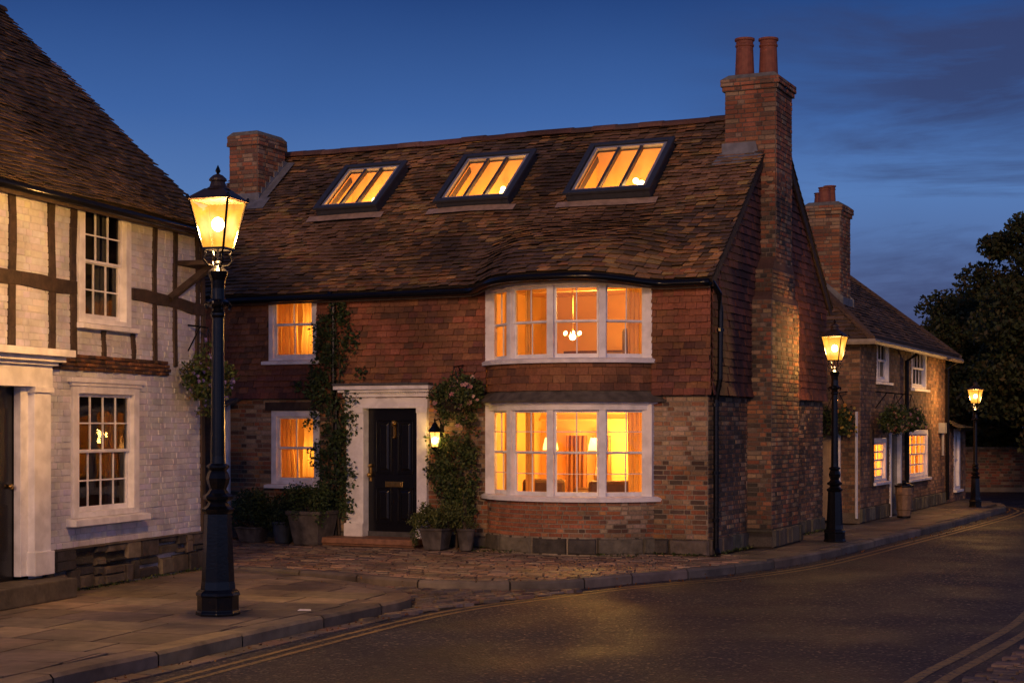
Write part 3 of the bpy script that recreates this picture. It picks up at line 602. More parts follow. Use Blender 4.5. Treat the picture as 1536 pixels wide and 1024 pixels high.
for x0,x1,nm in ((-3.7,-3.3,0),(-2.3,-2.0,1),(-1.5,-1.05,2),(-3.05,-2.85,3)):
    c=curtain(lambda u,z,d:inhouse(u,3.3-d,z),x0,x1,.1,1.75,0,M('brown_drape_%d'%nm,(.24,.09,.03),.9),None)
    c.name='drape'; tag(c,['brown drape on the back wall seen through the left panes of the lower bow window','brown drape right of the bright middle opening in the lower bow window','brown drape behind the right panes of the lower bow window','narrow brown drape left of the bright middle opening in the lower bow window'][nm],'drape',group='drapes at the back of the lower front room')
# beams / picture rail on back wall upper room
pr=MB(); pr.box(-4.28,-.17,3.5,3.58,3.75,3.80); pr.box(-4.28,-.17,1.2,1.32,4.08,4.18); pr.box(-4.28,-.17,3.5,3.58,2.0,2.04); pr.build('picture_rail',m_room,house)
# door
ds=MB(); dx0,dx1=-5.8,-4.82
for a,b in ((-6.12,dx0),(dx1,-4.64)):
    m=(a+b)/2; ds.box(a,b,-.09,.12,.34,2.2); ds.box(a-.03 if a<-6 else a,b if a<-6 else b+.03,-.12,.12,.13,.34); ds.box(a-.02 if a<-6 else a,b if a<-6 else b+.02,-.115,-.09,2.12,2.2)
ds.box(-6.14,-4.62,-.10,.12,2.2,2.38); ds.box(-6.15,-4.61,-.115,-.1,2.2,2.235); ds.box(-6.17,-4.59,-.13,.1,2.38,2.43)
ds.box(-6.22,-4.55,-.20,.1,2.455,2.50); ds.box(-6.27,-4.52,-.26,.1,2.50,2.56)
k=-6.15
while k<-4.6: ds.box(k,k+.022,-.155,-.13,2.43,2.455); k+=.04
ds.box(-6.17,-4.59,-.13,.1,2.43,2.455)
ds.build('door_surround',m_white,house,bevel=.005)
sr=MB()
for k in range(5): sr.box(-6.28+k*.355,-6.28+k*.355+.35,-.28,.02,2.562+.004*(k%2),2.60+.004*(k%2))
sr.build('slate_capping',m_slate,house,bevel=.006)
d=MB(); D=lambda u,z,q:(u,.08-q,z)
d.fbox(D,dx0,dx1,.13,2.2,-.05,0)
door=d.build('door',m_black,house)
pm=MB()
for a,b,c,e in ((dx0+.14,dx0+.44,1.14,2.02),(dx1-.44,dx1-.14,1.14,2.02),(dx0+.14,dx0+.44,.34,.93),(dx1-.44,dx1-.14,.34,.93)):
    for q in ((a,b,c,c+.03),(a,b,e-.03,e),(a,a+.03,c+.03,e-.03),(b-.03,b,c+.03,e-.03)): pm.fbox(D,*q,0,.022,ins=.006)
    pm.fbox(D,a+.06,b-.06,c+.06,e-.06,0,.02,ins=.03)
pm.build('door_panels',m_black,door,bevel=.004)
q=MB(); q.fbox(D,-5.48,-5.16,.93,1.02,0,.02); q.fbox(D,-5.45,-5.19,.95,1.0,.02,.03); q.build('letterbox',m_brass,door,bevel=.006)
q=MB(); q.fbox(D,-5.34,-5.28,1.72,1.95,0,.03,ins=.012); q.ball((-5.31,.05,1.96),.05,6); q.ball((-5.31,.045,1.73),.022,6); q.build('knocker',m_brass,door,smooth=False)
q=MB(); q.fbox(D,-5.77,-5.735,1.02,1.30,0,.015); q.ball((-5.75,.035,1.27),.028,6); q.ball((-5.75,.02,1.12),.04,6); q.tube([(-5.75,.02,1.08),(-5.75,0,1.16)],.012,6); q.build('handle',m_brass,door)
q=MB(); q.fbox(D,dx0,dx1,.13,.21,0,.02); q.build('kick_plate',m_slate,door)
st=MB(); st.box(-6.36,-4.62,-.52,.1,.04,.13,); st.box(-6.33,-4.65,-.49,.1,0,.04,(.7,.7,.7)); st.build('doorstep',m_step,house,bevel=.012)
# side passage with white jamb
sp=MB(); sp.box(-8.62,-8.45,-.06,.06,0,2.3); sp.box(-9.2,-9.05,-.06,.06,0,2.3); sp.build('passage_jamb',m_white,house)
sp=MB(); sp.box(-9.05,-8.62,.02,.08,0,2.28); sp.build('passage_door',m_timber,house)
sp=MB(); sp.hexa([(-9.4,-.55,2.22),(-8.2,-.55,2.22),(-8.2,0,2.36),(-9.4,0,2.36),(-9.4,-.55,2.26),(-8.2,-.55,2.26),(-8.2,0,2.42),(-9.4,0,2.42)]); sp.build('passage_canopy',m_slate,house)

# ------------------------------------------------------------------ WHITE HOUSE
WA=R(72.8); PX,PY=ground(303,852)
wh=thing('timber_framed_house','white painted brick and dark timber house with unlit sash windows, leftmost building','house',(PX,PY,0),WA)
w1=(-3.16,-1.68,.84,2.42); w2=(-3.02,-1.87,3.12,4.62); WX=-5.3
WH=[(.95,.95,.95),(1,1,1),(1.05,1.03,1.0),(.98,.98,1.02)]
mb=MB(); hh=[w1,w2,(-5.0,-4.0,0,2.4)]
cells(mb,FR,WX,0,0,4.62,hh,0,(.86,.86,.86),.8)
courses(mb,FR,WX,0,.5,4.62,hh,.225,.076,.010,.008,WH,jd=.005,skew=.005,va=.05)
cells(mb,lambda u,z,d:(d,u,z),0,6.5,0,4.7,[],0,WHT); mb.poly([(0,0,4.7),(0,6.5,4.7),(0,3.25,7.7)]); cells(mb,lambda u,z,d:(WX,u,z),0,6.5,0,4.7,[],0,WHT); cells(mb,lambda u,z,d:(u,6.5,z),WX,0,0,4.7,[],0,WHT); mb.poly([(WX,0,4.7),(WX,6.5,4.7),(WX,3.25,7.7)])
mb.build('wall',m_wbrick,wh)
mb=MB(); stones(mb,FR,-3.74,.03,0,.51,.32,.255,.05,[(.11,.095,.075),(.15,.125,.09),(.08,.07,.058),(.18,.145,.10),(.06,.055,.05)],(.03,.026,.02)); mb.poly([FR(-3.74,.51,0),FR(.03,.51,0),FR(.03,.49,.06),FR(-3.74,.49,.06)],(.12,.1,.08)); mb.poly([(.03,-.06,0),(.03,.3,0),(.03,.3,.5),(.03,-.06,.5)],(.1,.09,.07))
mb.build('plinth',m_stone,wh)
def beam(mb,u0,z0,u1,z1,w,d=.035,n=6):
    a=Vector((u0,z0)); b=Vector((u1,z1)); t=(b-a).normalized(); m=Vector((-t.y,t.x)); ph=rn.uniform(0,6)
    def off(k,s): 
        x=k/n; return a+(b-a)*x+m*(s*w/2*(1+.12*math.sin(ph+k*1.9+s))+.012*math.sin(ph+k*1.1))
    for k in range(n):
        p0,p1,p2,p3=off(k,-1),off(k+1,-1),off(k+1,1),off(k,1)
        mb.hexa([FR(*p,0) for p in (p0,p1,p2,p3)]+[FR(*p,d) for p in (p0,p1,p2,p3)],var((1,1,1),.06))
def tb(nm,*a):
    m=MB(); beam(m,*a); m.build(nm,m_timber,wh,bevel=.006)
for u in (-4.33,-3.57,-1.28,-.76,-.16): tb('timber_post',u,2.68,u,4.5,.085 if u>-3 else .12,.034)
tb('timber_post',-3.13,2.68,-3.13,4.5,.12,.031); tb('timber_post',-1.80,2.68,-1.80,3.05,.08); tb('timber_post',-2.48,2.68,-2.48,3.05,.08); tb('timber_post',-.02,.5,-.02,4.5,.09,.038,9)
tb('timber_rail',-5.3,3.52,-3.08,3.52,.16,.042); tb('timber_rail',-1.85,3.55,0,3.47,.15,.042); tb('wall_plate',-5.3,4.58,0,4.58,.16,.05)
br=MB(); 
for k in range(26): 
    a=-3.80+k*.11; z=2.555
    while z<2.70: br.fbox(FR,a+.03*math.sin(z*90),a+.11+.03*math.sin(z*90),z,z+.042,0,.045+rn.uniform(-.015,.025),var(rn.choice([(2.2,1.6,1.1),(1.2,1,.9),(3,2,1.3)]),.3)); z+=.048
br.build('bressummer',m_timber,wh,bevel=.01)
bk=MB(); bk.box(-.62,-.12,-.62,-.03,4.02,4.08) if False else None
bk.tube([(-.95,-.05,3.55),(-.42,-.34,4.0)],.055,4); bk.box(-.72,-.22,-.42,-.02,4.0,4.06); bk.build('timber_bracket',m_timber,wh)
window(wh,FR,*w1,cols=4,rt=2,rb=2,fw=.13,sillout=.14,sill=.10,silldrop=.09,d1=.035); window(wh,FR,*w2,cols=3,rt=2,rb=2,fw=.12,sillout=.12,sill=.06,d1=.035)
hd=MB(); hd.box(-3.24,-1.60,-.07,-.0,2.42,2.47); hd.box(-3.2,-1.64,-.05,-.0,2.38,2.42); hd.build('window_head',m_white,wh)
for (q,z0,z1) in ((w1,.1,2.5),(w2,2.7,4.6)): room(wh,-3.6,-1.2,.16,2.4,z0,z1,m_dark,'dark_room')
fi=lambda u,z,d:(u,.22-d,z)
curtain(fi,-2.9,-2.62,3.1,4.6,0,m_dcurt,wh); curtain(fi,-2.0,-2.32,3.1,4.6,0,m_dcurt,wh); curtain(fi,-1.78,-2.0,.8,2.4,0,m_dcurt,wh); curtain(fi,-3.05,-2.9,.8,2.4,0,m_dcurt,wh)
# doorcase
dc=MB(); dc.box(-4.06,-3.74,-.12,.05,.5,2.34); dc.box(-4.09,-3.71,-.15,.05,.26,.52); dc.box(-4.08,-3.72,-.15,-.0,2.28,2.34); dc.box(-5.3,-3.72,-.13,.05,2.34,2.58); dc.box(-5.3,-3.62,-.24,.02,2.62,2.68); dc.box(-5.3,-3.55,-.32,.02,2.68,2.76); dc.box(-5.3,-3.68,-.18,.02,2.58,2.62); dc.box(-4.2,-4.06,-.04,.05,.26,2.34)
dc.build('door_surround',m_white,wh,bevel=.006)
dd=MB(); dd.box(-5.1,-4.2,.06,.1,.2,2.34); 
dd.box(-4.5,-4.3,.045,.06,1.3,2.1); dd.box(-4.5,-4.3,.045,.06,.45,1.05); do=dd.build('door',m_black,wh); q=MB(); q.ball((-4.28,.03,1.25),.03,6); q.build('handle',m_brass,do)
s=MB(); s.box(-5.3,-3.68,-.42,.1,.0,.22,(.45,.42,.38)); s.build('doorstep',M('step_stone',(.2,.18,.15),.8,nz=(8,.3),bump=(14,.5)),wh,bevel=.015)
# roof
WP=math.atan(.965); WSL=3.25/math.cos(WP)
def wr(u,r,d,s=1):
    d+=.02*math.sin(u*1.7+r)+.012*math.sin(r*3); lift=.16*max(0,1-(r+.5)/1.1)**2
    y=r*math.cos(WP)-d*math.sin(WP); z=4.70+r*math.sin(WP)+d*math.cos(WP)+lift; return (u,y if s==1 else 6.5-y,z)
mb=MB()
for i in range(20): cells(mb,wr,WX-.1,.14,-.5+i*(WSL+.5)/20,-.5+(i+1)*(WSL+.5)/20,[],-.02,(.03,.022,.018),.6)
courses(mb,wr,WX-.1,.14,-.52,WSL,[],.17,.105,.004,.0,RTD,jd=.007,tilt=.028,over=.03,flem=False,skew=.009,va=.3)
wb=lambda u,r,d:wr(u,r,d,2)
cells(mb,wb,WX-.1,.14,-.4,WSL,[],-.02,(.05,.035,.03),.6)
wro=mb.build('roof',m_roof,wh)
rd=MB(); rd.sweep(lambda u,z,d:(u,3.25+d,7.75+z),[(.13*math.cos(pi*k/8),.1*math.sin(pi*k/8)) for k in range(9)],WX-.1,.14,12,RTD[0]); rd.build('ridge_tiles',m_tile,wro)
ev=MB(); y=wr(0,-.5,0)[1]; z=wr(0,-.5,0)[2]
ev.poly([(WX,y+.02,z-.06),(.12,y+.02,z-.06),(.12,.02,4.56),(WX,.02,4.56)]); ev.box(WX,.12,y+.02,y+.05,z-.14,z-.02); ev.build('eaves_board',m_timber,wh)
g=MB(); g.tube([(WX,y-.03,z-.06),(-2,y-.03,z-.075),(.14,y-.03,z-.09)],.05,8); g.build('gutter',m_iron,wh,smooth=True)

# ------------------------------------------------------------------ COTTAGE further along
QX,QY=ground(1290,785)
ct=thing('brick_cottage','low brown brick cottage with hipped tile roof and tall chimney beyond the red brick house','cottage',(QX,QY,0),pi/2-ANG)
CL=9.25; CD=5.0; CE=3.80
cwin=[(1.45,2.6,2.84,3.74),(5.0,6.7,2.78,3.72),(1.05,2.35,.78,1.67),(4.6,6.9,.74,1.83)]
CB=[(.26,.14,.08),(.21,.115,.07),(.30,.17,.10),(.16,.095,.065),(.33,.20,.12),(.13,.08,.06)]
mb=MB(); hh=cwin+[(2.72,3.75,0,1.75)]
cells(mb,FR,0,CL,-.15,CE,hh,0,MORTD,1); courses(mb,FR,0,CL,.3,CE,hh,.225,.08,.012,.01,CB)
EW=lambda y,z,d:(-d,y,z); eh=[(.42,1.25,0,1.78)]
cells(mb,EW,0,CD,0,CE,eh,0,MORTD,1); courses(mb,EW,0,CD,.2,CE,eh,.225,.08,.012,.01,CB)
cells(mb,lambda u,z,d:(CL+d,u,z),0,CD,0,CE,[],0,MORTD,1); cells(mb,lambda u,z,d:(u,CD,z),0,CL,0,CE,[],0,MORTD,1)
mb.build('wall',m_brick,ct)
mb=MB(); stones(mb,FR,0,2.7,0,.3,.4,.3,.04,GS+[(.2,.17,.13)]); mb.build('plinth',m_stone,ct); mb=MB(); stones(mb,FR,3.8,CL,0,.3,.4,.3,.04,GS); mb.build('plinth',m_stone,ct)
CP=.84; ov=.3
def hipface(mb,fm,L,n,pal):   # fm(u,s,d): u along the eave, s into the roof
    H=CD/2+ov
    mb.poly([fm(-ov,0,-.02),fm(L+ov,0,-.02),fm(L+ov-H,H,-.02),fm(-ov+H,H,-.02)],(.03,.025,.02))
    courses(mb,fm,-ov,L+ov,0,H,[],.2,.10,.004,0,pal,jd=.006,tilt=.03,over=.03,flem=False,skew=.008,va=.25,keep=lambda u,s:s<u+ov and s<L+ov-u)
mb=MB(); zf=lambda s,d:CE-ov*CP+.06+s*CP+d*.77
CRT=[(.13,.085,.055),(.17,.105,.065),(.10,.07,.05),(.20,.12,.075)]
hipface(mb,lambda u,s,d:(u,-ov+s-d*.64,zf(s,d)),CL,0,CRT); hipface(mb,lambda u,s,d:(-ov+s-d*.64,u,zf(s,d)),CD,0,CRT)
hipface(mb,lambda u,s,d:(CL+ov-s+d*.64,u,zf(s,d)),CD,0,CRT); mb.poly([(-ov,CD+ov,zf(0,0)),(CL+ov,CD+ov,zf(0,0)),(CL-CD/2,CD/2,zf(CD/2+ov,0)),(CD/2,CD/2,zf(CD/2+ov,0))],(.05,.04,.03))
cro=mb.build('roof',m_roof,ct)
rd=MB(); zt=zf(CD/2+ov,0)+.02; H=CD/2
for a,b in (((-ov,-ov,zf(0,0)),(H,H,zt)),((H,H,zt),(CL-H,H,zt)),((CL+ov,-ov,zf(0,0)),(CL-H,H,zt)),((-ov,CD+ov,zf(0,0)),(H,H,zt))): rd.tube([a,b],.08,6,RTD[1])
rd.build('ridge_tiles',m_tile,cro)
g=MB(); g.tube([(-ov-.05,CD,zf(0,0)-.05),(-ov-.05,-ov-.05,zf(0,0)-.05),(CL+ov,-ov-.05,zf(0,0)-.07)],.06,6); g.build('gutter',M('pale_gutter',(.33,.28,.22),.5,nz=(9,.2)),ct)
ev=MB(); ev.poly([(-ov,-ov,CE-.16),(CL+ov,-ov,CE-.16),(CL+ov,CD,CE-.16),(-ov,CD,CE-.16)]); ev.box(-ov,CL+ov,-ov-.01,-ov+.02,CE-.16,CE-.10); ev.build('eaves_board',m_timber,ct)
# chimney on the street slope
cc=chimney(ct,1.15,2.05,.68,1.38,4.0,6.5,[(1.36,1.05,.78),(1.80,1.05,1),(1.6,1.2,.6)],BR[:7],potr=.13,poth=.42)
fl=MB(); zc=lambda y:zf(y+.3,0)
for xa,xb in ((1.11,1.15),(2.05,2.09)): fl.hexa([(xa,.6,zc(.6)),(xb,.6,zc(.6)),(xb,1.42,zc(1.42)),(xa,1.42,zc(1.42)),(xa,.6,zc(.6)+.2),(xb,.6,zc(.6)+.2),(xb,1.42,zc(1.42)+.2),(xa,1.42,zc(1.42)+.2)])
fl.box(1.08,2.12,.62,.68,zc(.6)-.05,zc(.6)+.2); fl.build('flashing',m_lead,cc)
for i,q in enumerate(cwin):
    o=window(ct,FR,*q,cols=2 if q[1]-q[0]<1.6 else 4,rt=1 if i<2 else 2,rb=1 if i<2 else 2,fw=.10,bar=.035,sillout=.1)
    if i>=2:
        light(o,((q[0]+q[1])/2,.7,1.4),140,.1); fi=lambda u,z,d:(u,.2-d,z); curtain(fi,q[0],q[0]+.5*(q[1]-q[0])*.96,.7,1.8,0,m_curt,o); curtain(fi,q[1],q[0]+.53*(q[1]-q[0]),.7,1.8,0,m_curt,o)
room(ct,.6,2.65,.12,1.6,.1,2.3); room(ct,4.3,7.3,.12,1.6,.1,2.3); room(ct,.6,8.5,.14,1.6,2.5,3.9,m_dark,'dark_room')
mb=MB(); 
for a,b in ((.86,1.04),(4.32,4.58),(6.92,7.18)): mb=MB(); mb.box(a,b,-.05,.0,.7,1.85); mb.build('shutter',m_timber,ct)
mb=MB(); mb.box(4.5,7.0,-.03,0,1.86,1.99); mb.build('lintel',m_timber,ct)
mb=MB(); mb.box(2.74,3.73,.04,.08,-.1,1.75); d=mb.build('door',m_black,ct); mb=MB(); mb.box(2.68,2.78,-.04,.06,0,1.82); mb.box(3.69,3.79,-.04,.06,0,1.82); mb.box(2.68,3.79,-.05,.06,1.75,1.84); mb.build('door_surround',m_white,ct)
mb=MB(); mb.box(-.0,.06,.46,1.21,.05,1.78)
for k in range(5): mb.box(-.012,0,.47+.15*k,.60+.15*k,.06,1.74)
d=mb.build('side_door',M('tan_painted_boards',(.42,.30,.18),.6,nz=(8,.15)),ct); mb=MB(); mb.box(-.05,.03,.38,.46,0,1.85); mb.box(-.05,.03,1.21,1.29,0,1.85); mb.box(-.05,.03,.38,1.29,1.78,1.86); mb.build('door_surround',m_white,ct)
dp=MB(); dp.tube([(4.2,-ov,3.5),(4.2,-.07,3.35),(4.2,-.07,.1)],.045,6); dp.build('downpipe',m_iron,ct); dp=MB(); dp.tube([(CL-.1,-ov,3.5),(CL-.1,-.07,3.3),(CL-.1,-.07,.1)],.045,6); dp.build('downpipe',m_iron,ct); dp=MB(); dp.tube([(-.05,.06,2.2),(-.05,.06,.1)],.03,6,(2,2,2)); dp.build('downpipe',m_rim,ct)
mb=MB(); mb.tube([(6.5,3.3,5.2),(6.5,3.3,6.75)],.06,8); mb.build('flue_pipe',m_grey,ct)
mb=MB(); mb.box(8.3,8.62,-.15,0,1.75,2.0); mb.tube([(8.46,-.08,1.75),(8.46,-.08,1.2)],.03,6); mb.build('meter_box',m_rim,ct)
# lean-to
lt=thing('lean_to_extension','small lit brick lean-to with sloping tiled roof at the far end of the cottage','extension',(QX+math.sin(ANG)*CL,QY+math.cos(ANG)*CL,0),pi/2-ANG)
mb=MB(); lh=[(1.15,2.05,.3,1.85)]
cells(mb,FR,0,2.9,0,1.95,lh,0,MORTD); courses(mb,FR,0,2.9,0,1.95,lh,.225,.085,.012,.01,CB); cells(mb,lambda u,z,d:(2.9,u,z),0,3,0,1.95,[],0,MORTD); mb.build('wall',m_brick,lt)
mb=MB(); LR=lambda u,r,d:(u,-.3+r*.85,1.86+r*.62*(1-u/3.3)+d)
mb.grid(lambda p,q:LR(0+3.1*p,3*q,-.01),6,6,(.03,.02,.02)); courses(mb,LR,0,3.1,0,2.9,[],.22,.13,.004,0,[(.30,.22,.09),(.25,.17,.08),(.2,.17,.07)],tilt=.03,over=.03,flem=False,skew=.008); mb.build('roof',m_roof,lt)
g=MB(); g.tube([(0,-.34,1.84),(3.1,-.34,1.84)],.05,6); g.build('gutter',m_iron,lt)
window(lt,FR,1.15,2.05,.3,1.85,cols=2,rt=1,rb=1,fw=.16); room(lt,.4,2.6,.14,1.4,.1,1.9,m_dark,'dark_room')

# ------------------------------------------------------------------ STREET LAMPS
def make_lamp():
    t=thing('street_lamp','large black street lamp glowing yellow in front of the white timbered house','street lamp',(-2.98,16.25,0),-R(16),'lit street lamps along the kerb')
    o8=pi/8
    b=MB(); b.lathe([(.225,0),(.225,.03),(.21,.05),(.21,.19),(.225,.20),(.215,.235),(.185,.26)],8,ang=o8); b.build('base',m_iron,t,bevel=.006)
    b=MB(); b.lathe([(.175,.26),(.165,.34),(.135,1.02),(.155,1.04),(.165,1.07),(.12,1.10),(.095,1.14),(.15,1.17),(.155,1.20),(.11,1.23),(.085,1.27),(.11,1.33),(.12,1.38),(.105,1.43),(.085,1.46),(.115,1.49),(.115,1.51),(.08,1.53)],8,ang=o8); b.build('pedestal',m_iron,t)
    b=MB(); b.lathe([(.078,1.5),(.074,1.6),(.060,3.0),(.075,3.03),(.075,3.05),(.06,3.07),(.065,3.10),(.115,3.13),(.12,3.16),(.075,3.19),(.068,3.3),(.075,3.38),(.10,3.44),(.105,3.47),(.07,3.50),(.045,3.53),(.04,3.56),(.02,3.58)],20); b.build('post',m_iron,t,smooth=False)
    b=MB()
    for k in range(8):
        a=2*pi*k/8; b.tube([(.115*math.cos(a),.115*math.sin(a),3.16),(.135*math.cos(a),.135*math.sin(a),3.13),(.115*math.cos(a),.115*math.sin(a),3.09)],.014,5)
    b.build('collar_beads',m_iron,t)
    zb,zt=3.70,4.19; rb,rt=.115,.212     # half widths
    b=MB()
    for sx,sy in ((1,1),(1,-1),(-1,1),(-1,-1)):
        b.tube([(.02*sx,.02*sy,3.52),(.075*sx,.075*sy,3.535),(.11*sx,.11*sy,3.59),(.09*sx,.09*sy,3.65),(rb*sx*.98,rb*sy*.98,3.70)],.013,6)
    b.tube([(0,0,3.56),(0,0,3.72)],.012,6); b.build('cradle',m_iron,t)
    b=MB(); c4=[(1,1),(-1,1),(-1,-1),(1,-1)]
    for i,(sx,sy) in enumerate(c4):
        b.tube([(rb*sx,rb*sy,zb),(rt*sx,rt*sy,zt)],.013,4,ang=pi/4); nx,ny=c4[(i+1)%4]
        b.tube([(rb*sx,rb*sy,zb),(rb*nx,rb*ny,zb)],.016,4,ang=pi/4); b.tube([(rt*sx,rt*sy,zt),(rt*nx,rt*ny,zt)],.016,4,ang=pi/4)
        b.ball((rt*sx*1.06,rt*sy*1.06,zt+.02),.018,5,sz=1.6)
    b.build('lantern_frame',m_iron,t)
    b=MB(); q=math.sqrt(2); mc=M('lamp_cap_copper',(.045,.030,.024),.45,nz=(14,.3))
    b.lathe([(.225*q,zt-.01),(.238*q,zt+.0),(.225*q,zt+.015),(.10*q,zt+.115)],4,ang=pi/4); b.lathe([(.11,zt+.10),(.13,zt+.11),(.085,zt+.14),(.07,zt+.19),(.09,zt+.20),(.088,zt+.22),(.05,zt+.255),(.015,zt+.27)],16); b.build('lantern_roof',mc,t)
    b=MB(); b.lathe([(.012,zt+.27),(.016,zt+.28),(.028,zt+.30),(.016,zt+.33),(.003,zt+.36)],10); b.build('finial',m_iron,t)
    mg=GLASS('lamp_glass',(1,.90,.66),.0,.3,emit=dict(c=(0,0,3.95),r0=.13,r1=.30,lo=(.62,.24,.025),mid=(.88,.36,.045),hi=(1,.72,.28),s=.95))
    for i,(sx,sy) in enumerate(c4):
        nx,ny=c4[(i+1)%4]; b=MB(); k=.98; b.poly([(rb*sx*k,rb*sy*k,zb),(rb*nx*k,rb*ny*k,zb),(rt*nx*k,rt*ny*k,zt),(rt*sx*k,rt*sy*k,zt)]); b.build('glass_pane',mg,t,recalc=False)
    b=MB(); b.ball((0,0,3.95),.062,10,sz=1.15); b.build('bulb',m_bulb,t,smooth=True)
    light(t,(0,0,3.93),LAMP_W,.08,(1,.52,.18)); return t
LAMP_W=950
L1=make_lamp()
for (x,y,s,lab) in ((*ground(1252,812),.81,'middle-distance black street lamp glowing at the kerb beside the red brick house gable'),(*ground(1463,760),.665,'smallest lit street lamp at the bend in front of the dark trees')):
    c=copy_tree(L1); c.location=(x,y,0); c.scale=(s,s,s); c['label']=lab
    for q in c.children:
        if q.type=='LIGHT': q.data=q.data.copy(); q.data.energy=LAMP_W*(.15 if s>.7 else .17)
    c.rotation_euler=(0,0,-R(30) if s>.7 else -R(36))
# wall lantern
wl=thing('wall_lantern','small lit wall lantern beside the front door under the rose basket','wall lantern',inhouse(-4.40,-.26,1.58),-ANG)
b=MB(); b.lathe([(.02,-.05),(.045,-.03),(.06,0),(.065,.01)],8); b.tube([(0,0,-.04),(0,.12,-.10),(0,.25,-.02)],.012,6); b.tube([(0,.02,.42),(.0,.15,.45),(0,.25,.30)],.01,6); b.box(-.035,.035,.235,.26,-.10,.36); b.build('bracket',m_iron,wl)
b=MB()
for k in range(6): a=k*pi/3; b.tube([(.058*math.cos(a),.058*math.sin(a),0),(.095*math.cos(a),.095*math.sin(a),.24)],.006,4)
b.lathe([(.098,.235),(.098,.25)],6); b.build('lantern_frame',m_iron,wl)
b=MB(); b.lathe([(.125,.25),(.12,.265),(.05,.34),(.055,.35),(.03,.38),(.012,.40),(.018,.42),(.003,.46)],6); b.build('lantern_roof',m_iron,wl)
b=MB(); b.lathe([(.056,.0),(.092,.235)],6); b.build('glass_pane',GLASS('lantern_glass',(1,.9,.65),.05,.2,emit=dict(c=(0,0,.12),r0=.05,r1=.16,lo=(1,.42,.06),mid=(1,.55,.12),hi=(1,.8,.4),s=1.2)),wl,recalc=False)
b=MB(); b.ball((0,0,.11),.035,8,sz=1.6); b.build('bulb',m_bulb,wl,smooth=True); light(wl,(0,0,.12),20,.05)

# ------------------------------------------------------------------ PLANTS
GR=[(.09,.14,.04),(.07,.12,.04),(.045,.075,.025),(.06,.09,.03),(.035,.06,.025),(.08,.10,.035),(.03,.05,.022)]
GRD=[(.06,.10,.045),(.05,.085,.04),(.03,.055,.025),(.04,.065,.03),(.022,.04,.02)]
GRY=[(.17,.19,.06),(.12,.15,.045),(.10,.12,.04),(.08,.11,.035),(.06,.08,.03)]
def blobs(cs,n,flat=1.):
    P=[]
    for (x,y,z,r) in cs:
        m=int(n*r*r); v=nr.normal(size=(m,3)); v/=np.linalg.norm(v,axis=1)[:,None]; v*=(nr.uniform(.35,1,m)**.5*r*(1+.18*nr.normal(size=m)))[:,None]; v[:,1]*=flat; P.append(v+np.array([x,y,z]))
    P=np.concatenate(P); return P
def rblobs(x0,x1,y0,y1,z0,z1,k,r0,r1): return [(rn.uniform(x0,x1),rn.uniform(y0,y1),rn.uniform(z0,z1),rn.uniform(r0,r1)) for _ in range(k)]
def flowers(name,P,size,cols,parent):
    P=np.asarray(P); Q=np.repeat(P,7,axis=0)+nr.normal(size=(len(P)*7,3))*size*.35; return leafmesh(name,m_petal,Q,size,parent,cols,0)
PINK=[(.65,.30,.30),(.75,.45,.40),(.6,.35,.32),(.8,.6,.5)]
PURP=[(.34,.28,.60),(.42,.34,.66),(.26,.2,.5)]
# planters against the house
def planter(x,y,label,kind,w,h,rz=0,mat=None,square=True,fol=None,pal=GR,leaf=.05,cat='planter'):
    t=thing('planter',label,cat,inhouse(x,y,0),-ANG+rz,'planters along the front of the brick house')
    b=MB(); n=4 if square else 18; k=math.sqrt(2) if square else 1
    b.lathe([(w*.34*k,0),(w*.36*k,.02),(w*.48*k,h*.88),(w*.52*k,h*.89),(w*.52*k,h),(w*.45*k,h),(w*.44*k,h*.9)],n,ang=pi/4); b.build('pot',mat or m_clay,t,bevel=.008)
    b=MB(); b.lathe([(w*.44*k,h*.9),(w*.2,h*.93)],n,ang=pi/4); b.build('soil',m_soil,t)
    leafmesh('foliage',m_leaf,blobs([(a,b_,c,r) for a,b_,c,r in fol],fol_n(leaf)),leaf,t,pal)
    s=MB()
    for a,b_,c,r in fol[:10]: s.tube([(rn.uniform(-.05,.05),rn.uniform(-.05,.05),h*.9),(a*.6,b_*.6,(c+h)*.5),(a,b_,c)],[.012,.008,.004],5)
    s.build('stems',m_bark,t)
    return t
def fol_n(leaf): return 14./(leaf*leaf)
planter(-7.72,-.42,'wide dark green bush in a low grey pot nearest the white house','planter',.42,.26,fol=rblobs(-.42,.35,-.25,.2,.3,.78,26,.12,.2),pal=GRD,leaf=.045)
planter(-7.15,-.40,'small blue-grey glazed pot between the low bush and the big tapered pot','planter',.34,.36,mat=m_blue,square=False,fol=rblobs(-.2,.2,-.18,.15,.4,.70,12,.1,.16),pal=GRD,leaf=.045)
planter(-6.55,-.42,'large tapered square stone pot with trailing shrub left of the doorstep','planter',.62,.55,fol=rblobs(-.28,.3,-.25,.2,.58,.95,18,.1,.19)+[(.3,-.25,.5,.1),(.33,-.28,.38,.08),(-.1,-.3,.5,.1)],pal=GR,leaf=.042)
planter(-4.22,-.55,'tapered grey pot with bushy pale green shrub right of the doorstep','planter',.40,.34,fol=rblobs(-.34,.34,-.2,.2,.36,.62,20,.1,.16)+[(-.3,-.15,.22,.1),(-.32,-.1,.1,.06)],pal=GRY,leaf=.04)
planter(-3.72,-.52,'small dark round pot with twiggy plant against the bow wall','planter',.28,.34,square=False,fol=rblobs(-.12,.12,-.1,.1,.36,.62,7,.06,.11)+[(0,0,.8,.03),(-.05,0,.9,.03)],pal=GRY,leaf=.03)
